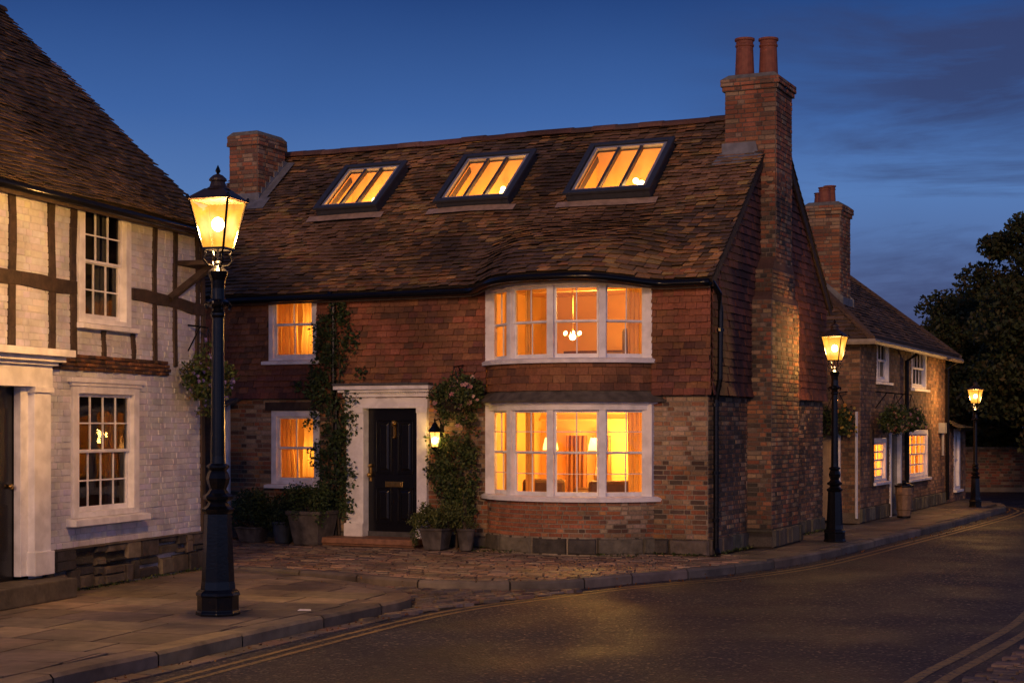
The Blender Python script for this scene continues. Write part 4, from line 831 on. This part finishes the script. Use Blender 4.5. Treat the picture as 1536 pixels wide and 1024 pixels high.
# climbers
def climber(label,stems,bl,leaf,pal,flat=.5,name='climber'):
    t=thing(name,label,'climbing plant',inhouse(bl[0][0],-.05,0),-ANG); ox=bl[0][0]
    leafmesh('foliage',m_leaf,blobs([(x-ox,y+.05,z,r) for x,y,z,r in bl],fol_n(leaf)*.62,flat),leaf,t,pal)
    s=MB()
    for st_ in stems: s.tube([(x-ox,y+.05,z) for x,y,z in st_],[.022]+[.013]*(len(st_)-2)+[.006],6)
    s.build('stem',m_bark,t); return t
bl=[(-6.25,-.12,.6,.10)]
for i in range(60):
    z=.45+3.4*i/60; w=.19+.20*math.exp(-((z-3.0)/.6)**2)+.16*math.exp(-((z-2.2)/.5)**2)+.08*math.exp(-((z-1.3)/.4)**2); bl.append((-6.35+.05*math.sin(z*3)+rn.uniform(-w,w)*1.15+(.1 if z>2.5 else 0),-.17 if z>2.3 else -.12,z,rn.uniform(.12,.22)))
bl+=[(-6.33+rn.uniform(-.06,.06),-.16,3.6+.1*k,.06) for k in range(6)]+[(-6.9+rn.uniform(-.1,.25),-.18,2.6+rn.uniform(-.1,.1),.09) for k in range(7)]
climber('dark green creeper climbing the downpipe left of the front door',[[(-6.25,-.08,0),(-6.3,-.1,1),(-6.4,-.12,2.3),(-6.3,-.16,3.4)],[(-6.4,-.08,0),(-6.45,-.1,1.5),(-6.2,-.14,2.8),(-6.35,-.16,4)]],bl,.062,GR+GRD)
bl=[(-4.15,-.15,.7,.1)]
for i in range(52):
    z=.55+1.15*(i/52); bl.append((-4.12+rn.uniform(-.36,.34)*(1-.35*abs(z-1.1)),-.16,z,rn.uniform(.12,.20)))
for i in range(16): bl.append((-3.82+rn.uniform(-.10,.12),-.13,1.4+1.0*i/16,rn.uniform(.05,.10)))
for i in range(7): bl.append((-4.55+rn.uniform(-.06,.06),-.2,1.0+.12*i,rn.uniform(.03,.06)))
climber('leafy rose climber on the brick wall between the front door and the bow window',[[(-4.1,-.1,0),(-4.1,-.12,.9),(-3.9,-.1,1.6),(-3.8,-.1,2.5)],[(-4.05,-.1,.9),(-4.3,-.12,1.4)],[(-4.0,-.1,0),(-4.0,-.1,1.2)]],bl,.055,GR+GRY)
def basket(loc,rz,label,r,bl,leaf,pal,fl,fcols,fsize,arm=None,liner=True,hang=.6,grp='flower hanging baskets on the house walls'):
    t=thing('hanging_basket',label,'hanging basket',loc,rz,grp)
    b=MB(); b.lathe([(r*.15,-r*.9),(r*.6,-r*.7),(r*.9,-r*.3),(r,0),(r*.9,.0)],16); b.build('basket',m_soil,t)
    b=MB()
    for k in range(3): a=k*2*pi/3+.5; b.tube([(r*math.cos(a),r*math.sin(a),0),(0,0,hang)],.006,4)
    b.build('chains',m_iron,t)
    b=MB()
    if arm: b.tube([(0,0,hang),(arm[0],arm[1],hang+.04)],.014,6); b.tube([(arm[0],arm[1],hang-.3),(arm[0]*.4,arm[1]*.4,hang+.02)],.010,6)
    else: b.tube([(0,0,hang-.02),(0,0,hang+.02)],.012,6)
    b.build('bracket',m_iron,t)
    leafmesh('foliage',m_leaf,blobs(bl,fol_n(leaf)),leaf,t,pal)
    P=blobs(bl,fol_n(leaf)); P=P[P[:,1]<np.median(P[:,1])+.05]; idx=nr.choice(len(P),fl,replace=False); P=P[idx]*1.05
    for p in P:
        b=MB(); c=rn.choice(fcols); ax=(Vector((rn.uniform(-.5,.5),-1,rn.uniform(0,.8)))).normalized(); ux=ax.orthogonal().normalized(); uy=ax.cross(ux); f=fsize*rn.uniform(.6,1.15)
        for ring,(ra,tl,np_) in enumerate(((1,.15,6),(.6,.45,5),(.25,.7,3))):
            for q in range(np_):
                a=2*pi*q/np_+ring*.5+rn.uniform(-.2,.2); dv=ux*math.cos(a)+uy*math.sin(a); sv=ux*-math.sin(a)+uy*math.cos(a); o_=Vector(p)+ax*ring*f*.15
                b.poly([o_,o_+dv*f*ra*.5+sv*f*.28*ra+ax*f*tl*.4,o_+dv*f*ra*.85+ax*f*tl,o_+dv*f*ra*.5-sv*f*.28*ra+ax*f*tl*.4],var(c,.15))
        b.build('flower',m_petal,t,recalc=False)
    return t
basket(inhouse(-3.98,-.42,2.28),-ANG,'round basket overflowing with pink roses between front door and bow window',.2,rblobs(-.38,.38,-.15,.2,-.15,.35,34,.10,.18)+rblobs(-.3,.3,-.1,.1,-.42,-.1,8,.06,.1),.05,GR+GRY,48,PINK,.055,arm=(0,.38),hang=.55)
wl_=lambda x,y,z:(lambda v:(v.x+PX,v.y+PY,z))(Matrix.Rotation(WA,4,'Z')@Vector((x,y,0)))
basket(wl_(-.42,-.32,2.45),WA,'untidy basket of lilac flowers hanging at the corner of the white house',.2,rblobs(-.42,.38,-.18,.18,-.22,.35,34,.09,.17)+[(-.1,0,.5,.07),(.1,0,.55,.05),(-.2,0,-.35,.08),(.1,0,-.38,.07)],.05,GR+[(.10,.07,.03),(.09,.09,.03)],90,PURP,.045,arm=(0,.3),hang=.75)
ctl=lambda x,y,z:(lambda v:(v.x+QX,v.y+QY,z))(Matrix.Rotation(pi/2-ANG,4,'Z')@Vector((x,y,0)))
basket(ctl(-.35,.45,1.95),0,'leafy basket with orange blooms on the cottage end wall behind the middle street lamp',.24,rblobs(-.35,.3,-.2,.2,-.1,.25,22,.1,.18),.06,GR+GRY,40,[(.7,.35,.06),(.6,.45,.1)],.045,arm=(.3,.1),hang=.6)
basket(ctl(1.35,-.4,1.98),pi/2-ANG,'larger basket of cream flowers on the cottage street wall, nearer the corner',.24,rblobs(-.5,.45,-.2,.2,-.1,.3,26,.1,.18),.06,GR+GRY,90,[(.7,.45,.25),(.75,.55,.35),(.6,.25,.15)],.05,arm=(0,.4),hang=.6)
basket(ctl(3.0,-.4,1.98),pi/2-ANG,'smaller basket of pale pink flowers on the cottage street wall above its door',.2,rblobs(-.35,.4,-.2,.2,-.1,.28,22,.1,.16),.06,GR+GRY,70,[(.7,.4,.3),(.6,.3,.3)],.05,arm=(0,.4),hang=.6)
# litter bin by the cottage door
BS=.8
lb=thing('litter_bin','slim wooden litter bin with dark lid beside the cottage door','litter bin',ctl(2.45,-.36,0),pi/2-ANG)
b=MB(); b.lathe([(.17,.05),(.21,.45),(.23,.8)],10)
for z in (.2,.6): b.lathe([(.20+z*.05,z),(.215+z*.05,z+.02),(.205+z*.05,z+.04)],10)
b.build('body',m_boards,lb,bevel=.006); b=MB(); b.lathe([(.25,.8),(.25,.85),(.16,.90),(.05,.92),(.05,.98)],10); b.build('lid',m_iron,lb,bevel=.01); b=MB(); b.lathe([(.18,0),(.18,.05)],10); b.build('base',m_iron,lb); lb.scale=(BS,BS,BS)

# trees
def tree(name,label,loc,hgt,trunk_r,crown,nb,per,leaf,pal,grp='dark trees beyond the bend',rb=(.5,.95)):
    t=thing(name,label,'tree',loc,0,grp); cx,cy,cz,rx,ry,rz_=crown
    cs=[]
    for i in range(nb):
        v=nr.normal(size=3); v/=np.linalg.norm(v); k=rn.uniform(.35,1.)**.6
        cs.append((cx+v[0]*rx*k,cy+v[1]*ry*k,cz+v[2]*rz_*k,rn.uniform(*rb)))
    P=[]
    for (x,y,z,r) in cs:
        v=nr.normal(size=(per,3)); v/=np.linalg.norm(v,axis=1)[:,None]; v*=(r*nr.uniform(.1,1.15,per)**.6)[:,None]; v[:,2]*=.6; P.append(v+np.array([x,y,z]))
    leafmesh('crown',m_leaf,np.concatenate(P),leaf,t,pal)
    s=MB(); s.tube([(0,0,-.1),(.1,0,hgt*.25),(-.05,.1,hgt*.45),(0,0,hgt*.7)],[trunk_r*1.3,trunk_r,trunk_r*.8,trunk_r*.4],10)
    for i,(x,y,z,r) in enumerate(cs[:26]):
        z0=hgt*rn.uniform(.2,.6); s.tube([(0,0,z0),(x*.4,y*.4,(z0*1.2+z)*.45),(x*.8,y*.8,z*.93),(x,y,z)],[trunk_r*.4,trunk_r*.25,trunk_r*.12,.02],5)
    s.build('trunk',m_bark,t); return t
TG=[(a*1.3,b*1.25,c*1.2) for a,b,c in [(.030,.045,.016),(.04,.055,.02),(.024,.034,.014),(.05,.055,.02),(.06,.05,.02)]]
tree('broadleaf_tree','tall dark broadleaf tree filling the right edge of the street',(17.0,46,0),7,.35,(0,0,4.9,3.7,3.0,4.1),150,1300,.14,TG,rb=(.6,1.15))
tree('broadleaf_tree','lower rounded tree between the lean-to and the farthest lamp',(14.9,52,0),5,.25,(0,0,3.3,2.6,2.5,2.9),80,1100,.14,TG,rb=(.55,1.05))
tree('broadleaf_tree','small dark tree directly behind the lean-to roof',(13.6,57,0),4.5,.22,(0,0,3.4,1.9,2,1.9),34,700,.17,TG)
tree('broadleaf_tree','dark tree overhanging the low wall near the right edge',(19.2,51,0),6,.3,(0,0,3.8,3.2,2.8,3.0),60,800,.17,TG)
hb=rblobs(9,34,60,63,-.2,2.6,220,.7,1.3); h=leafmesh('distant_hedge',m_leaf,blobs(hb,90,1),.22,None,TG); tag(h,'mass of dark hedge beyond the low wall',cat='hedge',kind='stuff')
# low brick wall across the bend
gw=thing('garden_wall','low old brick wall across the far side of the bend under the trees','wall',(12.9,50.5,0),R(-3))
b=MB(); cells(b,FR,0,8,-.16,1.2,[],0,MORTD); courses(b,FR,0,8,.0,1.2,[],.24,.085,.012,.012,BRD+THD); cells(b,lambda u,z,d:(u,.25,z),0,8,0,1.2,[],0,MORT); cells(b,lambda u,z,d:(u,z,1.2),0,8,0,.25,[],0,MORT); b.poly([(0,0,0),(0,.25,0),(0,.25,1.2),(0,0,1.2)],MORT)
b.build('brickwork',m_brick,gw); b=MB()
for k in range(20): b.box(k*.4,k*.4+.39,-.03,.28,1.204,1.27,var((.13,.11,.09)))
b.build('coping',m_stone,gw,bevel=.015)

# ------------------------------------------------------------------ GROUND
def ROAD():
    m=bpy.data.materials.new('damp_asphalt'); m.use_nodes=True; nt=m.node_tree; N=nt.nodes; L=nt.links; p=N['Principled BSDF']; tc=N.new('ShaderNodeTexCoord')
    def noise(sc,det=4): n=N.new('ShaderNodeTexNoise'); n.inputs['Scale'].default_value=sc; n.inputs['Detail'].default_value=det; L.new(tc.outputs['Object'],n.inputs['Vector']); return n
    v=N.new('ShaderNodeTexVoronoi'); v.inputs['Scale'].default_value=38; L.new(tc.outputs['Object'],v.inputs['Vector'])
    cr=N.new('ShaderNodeValToRGB'); L.new(v.outputs['Color'],cr.inputs[0]); e=cr.color_ramp.elements; e[0].color=(.010,.012,.026,1); e[1].color=(.26,.21,.165,1); x=e.new(.74); x.color=(.020,.024,.046,1)
    a=noise(.6,6); r=N.new('ShaderNodeMapRange'); L.new(a.outputs[0],r.inputs[0]); r.inputs[1].default_value=.3; r.inputs[2].default_value=.7; r.inputs[3].default_value=.55; r.inputs[4].default_value=1.45
    mx=N.new('ShaderNodeMix'); mx.data_type='RGBA'; mx.blend_type='MULTIPLY'; mx.inputs[0].default_value=1; L.new(cr.outputs[0],mx.inputs[6]); L.new(r.outputs[0],mx.inputs[7]); L.new(mx.outputs[2],p.inputs['Base Color'])
    b1=N.new('ShaderNodeBump'); b1.inputs['Strength'].default_value=1; b1.inputs['Distance'].default_value=.012; L.new(v.outputs['Distance'],b1.inputs['Height'])
    b=N.new('ShaderNodeBump'); b.inputs['Strength'].default_value=.35; b.inputs['Distance'].default_value=.02; n=noise(8,8); L.new(n.outputs[0],b.inputs['Height']); L.new(b1.outputs[0],b.inputs['Normal']); L.new(b.outputs[0],p.inputs['Normal'])
    r2=N.new('ShaderNodeMapRange'); L.new(a.outputs[0],r2.inputs[0]); r2.inputs[1].default_value=.35; r2.inputs[2].default_value=.65; r2.inputs[3].default_value=.45; r2.inputs[4].default_value=.7; p.inputs['Specular IOR Level'].default_value=.28; L.new(r2.outputs[0],p.inputs['Roughness'])
    return m
RZ=-.14
b=MB(); b.poly([(-300,-100,RZ),(300,-100,RZ),(300,900,RZ),(-300,900,RZ)]); tag(b.build('road',ROAD(),recalc=False),kind='structure')
def catmull(P,n=6,closed=False):
    out=[]; P=[Vector(p) for p in P]
    for i in range(len(P)-1):
        p0,p1,p2,p3=P[max(i-1,0)],P[i],P[i+1],P[min(i+2,len(P)-1)]
        for k in range(n):
            t=k/n; out.append(.5*((2*p1)+(-p0+p2)*t+(2*p0-5*p1+4*p2-p3)*t*t+(-p0+3*p1-3*p2+p3)*t**3))
    out.append(P[-1]); return out
def inside(pt,poly):
    x,y=pt; c=False; j=len(poly)-1
    for i in range(len(poly)):
        xi,yi=poly[i][0],poly[i][1]; xj,yj=poly[j][0],poly[j][1]
        if (yi>y)!=(yj>y) and x<(xj-xi)*(y-yi)/(yj-yi)+xi: c=not c
        j=i
    return c
def offs(path,d):
    out=[]
    for i,p in enumerate(path):
        t=(path[min(i+1,len(path)-1)]-path[max(i-1,0)]).normalized(); out.append(p+Vector((-t.y,t.x))*d)
    return out
KL=catmull([(-5.6,4),(-4.55,8.5),(-3.62,12.0),(-3.0,13.5),(-2.23,15.42),(-1.5,17.05),(-1.2,17.75),(-1.16,18.3),(-1.5,19.1),(-2.05,19.9),(-2.75,20.6),(-3.3,21.2),(-3.79,21.6)])
KM=catmull([(-5.6,22.9),(-3.9,22.0),(-2.6,21.2),(-1.3,20.15),(-.4,19.85),(.6,20.02),(1.67,20.98),(2.75,21.92),(4.0,23.4),(5.02,25.1),(6.52,27.95),(8.66,32.0),(10.4,35.5),(11.4,37.6),(12.1,39.3),(12.2,41),(11.9,43),(11.2,46)])
def kerb(path,w,z,name,pal,ln=.9,jit=.01,base=RZ-.02):
    """path: outer edge; stones lie to its left"""
    inn=offs(path,w); mb=MB(); acc=0; k0=0; cur=var(rn.choice(pal)); dz=0
    for i in range(len(path)-1):
        seg=(path[i+1]-path[i]).length; acc+=seg
        if acc>ln*rn.uniform(.8,1.2): acc=0; cur=var(rn.choice(pal),.2); dz=rn.uniform(-jit,jit)*.6; a_=path[i]+(path[i+1]-path[i]).normalized()*.018
        else: a_=path[i]
        a,b_,c,d=a_,path[i+1],inn[i+1],inn[i]; e=(c-b_).normalized()*.03; zz=z+dz
        mb.poly([(a.x,a.y,base),(b_.x,b_.y,base),(b_.x,b_.y,zz-.03),(a.x,a.y,zz-.03)],cur)
        mb.poly([(a.x,a.y,zz-.03),(b_.x,b_.y,zz-.03),(b_.x+e.x,b_.y+e.y,zz),(a.x+e.x,a.y+e.y,zz)],cur)
        mb.poly([(a.x+e.x,a.y+e.y,zz),(b_.x+e.x,b_.y+e.y,zz),(c.x,c.y,zz),(d.x,d.y,zz)],cur)
        mb.poly([(d.x,d.y,zz),(c.x,c.y,zz),(c.x,c.y,base),(d.x,d.y,base)],cur)
    return tag(mb.build(name,m_pave),kind='structure')
def resamp(path,d):
    out=[path[0]]; acc=0
    for a,b_ in zip(path[:-1],path[1:]):
        L_=(b_-a).length; 
        while acc+L_>=d:
            t=(d-acc)/L_; a=a+(b_-a)*t; out.append(a); L_=(b_-a).length; acc=0
        acc+=L_
    return out
KLr=resamp(KL,.15); KMr=resamp(KM,.15)
SLAB=[(.26,.20,.13),(.20,.16,.11),(.29,.22,.14),(.17,.135,.10),(.23,.18,.125)]
kerb(KLr,.26,.0,'kerb',SLAB,1.3); kerb(KMr,.20,-.012,'kerb',[(.15,.13,.11),(.18,.15,.12),(.12,.11,.10)],1.0)
def clipq(q,lines):
    for (ax,ay,nx,ny) in lines:
        out=[]
        for i in range(len(q)):
            p,n_=q[i],q[(i+1)%len(q)]; dp_=(p[0]-ax)*nx+(p[1]-ay)*ny; dn=(n_[0]-ax)*nx+(n_[1]-ay)*ny
            if dp_>=0: out.append(p)
            if (dp_>=0)!=(dn>=0): t=dp_/(dp_-dn); out.append((p[0]+(n_[0]-p[0])*t,p[1]+(n_[1]-p[1])*t))
        q=out
        if len(q)<3: return []
    return q
def pavers(mb,poly,org,ang,w,h,z,pal,gap=.012,jz=.006,jx=.25,jp=.0,th=.05,crown=0,va=.2,bound=None):
    c,s=math.cos(ang),math.sin(ang); T=lambda u,v:(org[0]+u*c-v*s,org[1]+u*s+v*c)
    us=[((p[0]-org[0])*c+(p[1]-org[1])*s) for p in poly]; vs=[(-(p[0]-org[0])*s+(p[1]-org[1])*c) for p in poly]
    v=min(vs); 
    while v<max(vs):
        hh=h*rn.uniform(1-jx*.5,1+jx*.5) if jx>.3 else h
        u=min(us)-rn.uniform(0,w)
        while u<max(us):
            ww=w*rn.uniform(1-jx,1+jx)
            if bound:
                g=gap/2; q=[T(u+g,v+g),T(u+ww-g,v+g),T(u+ww-g,v+hh-g),T(u+g,v+hh-g)]; m=T(u+ww/2,v+hh/2)
                if inside(m,poly) or any(inside(p,poly) for p in q):
                    ln=[]
                    for a,b_ in zip(bound[:-1],bound[1:]):
                        if (a-Vector(m)).length<1.3: t=(b_-a).normalized(); ln.append((a.x-t.y*.006,a.y+t.x*.006,-t.y,t.x))
                    q=clipq(q,ln)
                    if q:
                        zz=z+rn.uniform(-jz,jz); col=var(rn.choice(pal),va); mb.poly([(*p,zz) for p in q],col)
                        for a,b_ in zip(q,q[1:]+q[:1]): mb.poly([(*a,z-th),(*b_,z-th),(*b_,zz),(*a,zz)],col)
            elif inside(T(u+ww/2,v+hh/2),poly):
                g=gap/2; j=lambda:rn.uniform(-jp,jp); zz=z+rn.uniform(-jz,jz); t1,t2=rn.uniform(-jz,jz)*.5,rn.uniform(-jz,jz)*.5
                q=[(u+g+j(),v+g+j()),(u+ww-g+j(),v+g+j()),(u+ww-g+j(),v+hh-g+j()),(u+g+j(),v+hh-g+j())]; qi=[(a+(u+ww/2-a)*crown,b_+(v+hh/2-b_)*crown) for a,b_ in q]
                B=[T(*p) for p in q]; Tt=[T(*p) for p in qi]
                mb.hexa([(*p,z-th) for p in B]+[(*p,zz+dz) for p,dz in zip(Tt,(t1,t2,-t1,-t2))],var(rn.choice(pal),va))
            u+=ww
        v+=hh
# left pavement
lp=[(p.x,p.y) for p in offs(KLr,.26)]; Lpoly=lp+[(-4.4,22.2),(-7,14),(-9,4)]
b=MB(); b.poly([(x,y,-.022) for x,y in Lpoly],(.05,.045,.035)); pavers(b,Lpoly,(-4,14),R(72.8-90),.85,.62,0,SLAB,.026,.0015,.35,.003,.03,.004,bound=offs(KLr,.26)); tag(b.build('pavement',m_pave),kind='structure')
# crossing of rough setts between the two kerbs
Xp=[(p.x,p.y) for p in KL if p.y>15.3 and p.x>-4]; 
Cpoly=[(-2.0,16.0),(-1.45,17.0),(-1.1,17.8),(-1.08,18.35),(-1.45,19.2),(-2.0,20.0),(-2.7,20.7),(-3.79,21.65),(-5.2,22.5),(-5.2,22.9),(-3.9,21.9),(-2.6,21.1),(-1.3,20.05),(-.4,19.75),(.9,19.9),(.3,19.2),(-.6,18.2)]
ST_=[(.16,.13,.10),(.20,.15,.11),(.12,.10,.09),(.22,.17,.12),(.14,.12,.11),(.18,.11,.08)]
b=MB(); b.poly([(x,y,-.131) for x,y in Cpoly],(.04,.035,.025)); pavers(b,Cpoly,(-2,19),R(35),.2,.13,-.105,ST_,.02,.012,.4,.012,.04,.12,.25); tag(b.build('sett_crossing',m_sett),kind='structure')
# main pavement
mp=[(p.x,p.y) for p in offs(KMr,.2)]; Mp=[q for q in mp]; Mpoly=Mp+[(9.5,46),(6.3,31),(2,27),(-3,29),(-7,26)]
b=MB(); b.poly([(x,y,-.03) for x,y in Mpoly],(.045,.04,.03))
W2=lambda x,y:inhouse(x,y,0)[:2]
A1=[q for q in mp if q[1]<23.2 and q[0]<3.6]; Apoly=A1+[W2(.9,0.5),W2(-9.4,.3),(-6.2,24)]
BP=[(.32,.20,.13),(.27,.16,.10),(.35,.24,.16),(.18,.12,.09),(.30,.22,.15),(.16,.11,.09),(.24,.19,.14)]
pavers(b,Apoly,(0,22),-ANG+R(8),.24,.125,-.006,BP,.014,.007,.2,.006,.035,.05,.22)
Bpoly=[q for q in mp if q[1]>=23.0]+[(10.6,46.5)]+[(11.4,43),ctl(9.3,0,0)[:2],ctl(0,0,0)[:2],ctl(0,2.5,0)[:2],W2(.02,7),W2(.02,.5),(3.4,23.0)]
pavers(b,Bpoly,(4,24),R(62),.6,.42,-.004,[(.17,.14,.11),(.20,.16,.12),(.15,.125,.10),(.19,.14,.10)],.014,.005,.35,.006,.03,.006); tag(b.build('pavement',m_sett),kind='structure')
# near right setts
RL=[(.9,6),(2.0,9.6),(3.35,12.65),(4.3,14.4),(5.4,16.5),(6.6,19.2),(8.2,22.5),(10.6,27),(13.5,32)]
RLc=catmull(RL); Rpoly=[(p.x,p.y) for p in offs(RLc,-.22)]; Rpoly=Rpoly+[(22,32),(12,6)]
b=MB(); b.poly([(x,y,-.128) for x,y in Rpoly],(.035,.03,.025)); pavers(b,[q for q in Rpoly if q[0]<14]+[] ,(3.5,12.5),R(60)-pi/2+R(8),.21,.12,-.105,[(.15,.10,.08),(.18,.12,.09),(.12,.09,.08),(.2,.14,.10)],.022,.006,.2,.008,.04,.06,.25); tag(b.build('sett_verge',m_sett),kind='structure')
# double yellow lines
m_yel=M('worn_yellow_paint',(.24,.17,.065),.6,nz=(20,.25),bump=(50,.5,.004),wear=(14,.52,(.055,.05,.045)))
def line(path,w,z,name='yellow_line'):
    a=offs(path,w/2); c=offs(path,-w/2); mb=MB()
    for i in range(len(path)-1): mb.poly([(a[i].x,a[i].y,z),(a[i+1].x,a[i+1].y,z),(c[i+1].x,c[i+1].y,z),(c[i].x,c[i].y,z)])
    tag(mb.build(name,m_yel,recalc=False),kind='structure')
YZ=RZ+.004
for o in (0,.22): line(resamp(offs(RLc,o+.0),.2),.10,YZ)
LY=catmull([(-4.9,6),(-4.0,9.5),(-3.05,12.2),(-2.1,14.6),(-1.15,16.9),(-.5,18.1),(.3,19.1),(1.2,20.15),(1.95,20.85),(2.95,21.65),(4.2,23.2),(5.25,25.0),(6.75,27.85),(8.9,31.9),(10.7,35.4),(11.7,37.5),(12.4,39.3),(12.5,41),(12.2,43)])
for o in (0,-.16): line(resamp(offs(LY,o),.2),.065,YZ)
# gutter channel stones by the left kerb
b=MB(); ch=resamp(offs(KL,-.02),.28)
for p,q in zip(ch[:-1],ch[1:]):
    if p.y>18.2: break
    t=(q-p).normalized(); n=Vector((t.y,-t.x)); w=.20
    B=[p+t*.01,q-t*.01,q-t*.01+n*w,p+t*.01+n*w]; b.hexa([(v.x,v.y,RZ-.02) for v in B]+[(v.x,v.y,RZ+.012+rn.uniform(0,.008)) for v in B],var(rn.choice(ST_)))
tag(b.build('drainage_channel',m_sett,bevel=.006),kind='structure')
# fallen leaves and weeds
def along(path,n,off,z,sp): 
    P=[]
    for _ in range(n):
        p=path[rn.randrange(len(path))]; P.append((p.x+rn.gauss(off[0],sp),p.y+rn.gauss(off[1],sp),z))
    return P
lf=[(.20,.07,.02),(.25,.12,.03),(.14,.07,.03),(.10,.07,.03)]
o=leafmesh('fallen_leaves',m_petal,np.array(along(KLr,260,(.12,0),RZ+.02,.08)+along(KMr,300,(.1,-.12),RZ+.012,.08)+[(rn.uniform(-4.5,3),rn.uniform(19,23),.012) for _ in range(60)]),.035,None,lf,0); tag(o,'small fallen brown leaves gathered along the kerbs',kind='stuff')
wd=[]
for _ in range(420): x=rn.uniform(-6,0); wd.append((*inhouse(x if not -6.4<x<-4.6 else -.5,-.08 if x<-3.6 or x>-.85 else -.62,0)[:2],rn.uniform(0,.04)))
for _ in range(260): wd.append((*inhouse(rn.uniform(.06,.14),rn.uniform(0,6.6),0)[:2],rn.uniform(0,.05)))
for _ in range(260): wd.append((*wl_(rn.uniform(-3.7,0),-.1,0)[:2],rn.uniform(0,.04)))
o=leafmesh('weeds',m_leaf,np.array(wd),.035,None,GRY+GR); tag(o,'small weeds and moss growing at the foot of the walls',kind='stuff')
x,y=ground(457,915); b=MB(); b.hexa([(x-.07,y-.05,.004),(x+.07,y-.04,.004),(x+.06,y+.05,.004),(x-.06,y+.04,.004),(x-.065,y-.045,.008),(x+.065,y-.035,.012),(x+.055,y+.045,.009),(x-.055,y+.035,.014)]); tag(b.build('paper_scrap',m_white),'small pale scrap of paper lying on the paving right of the big lamp','litter')
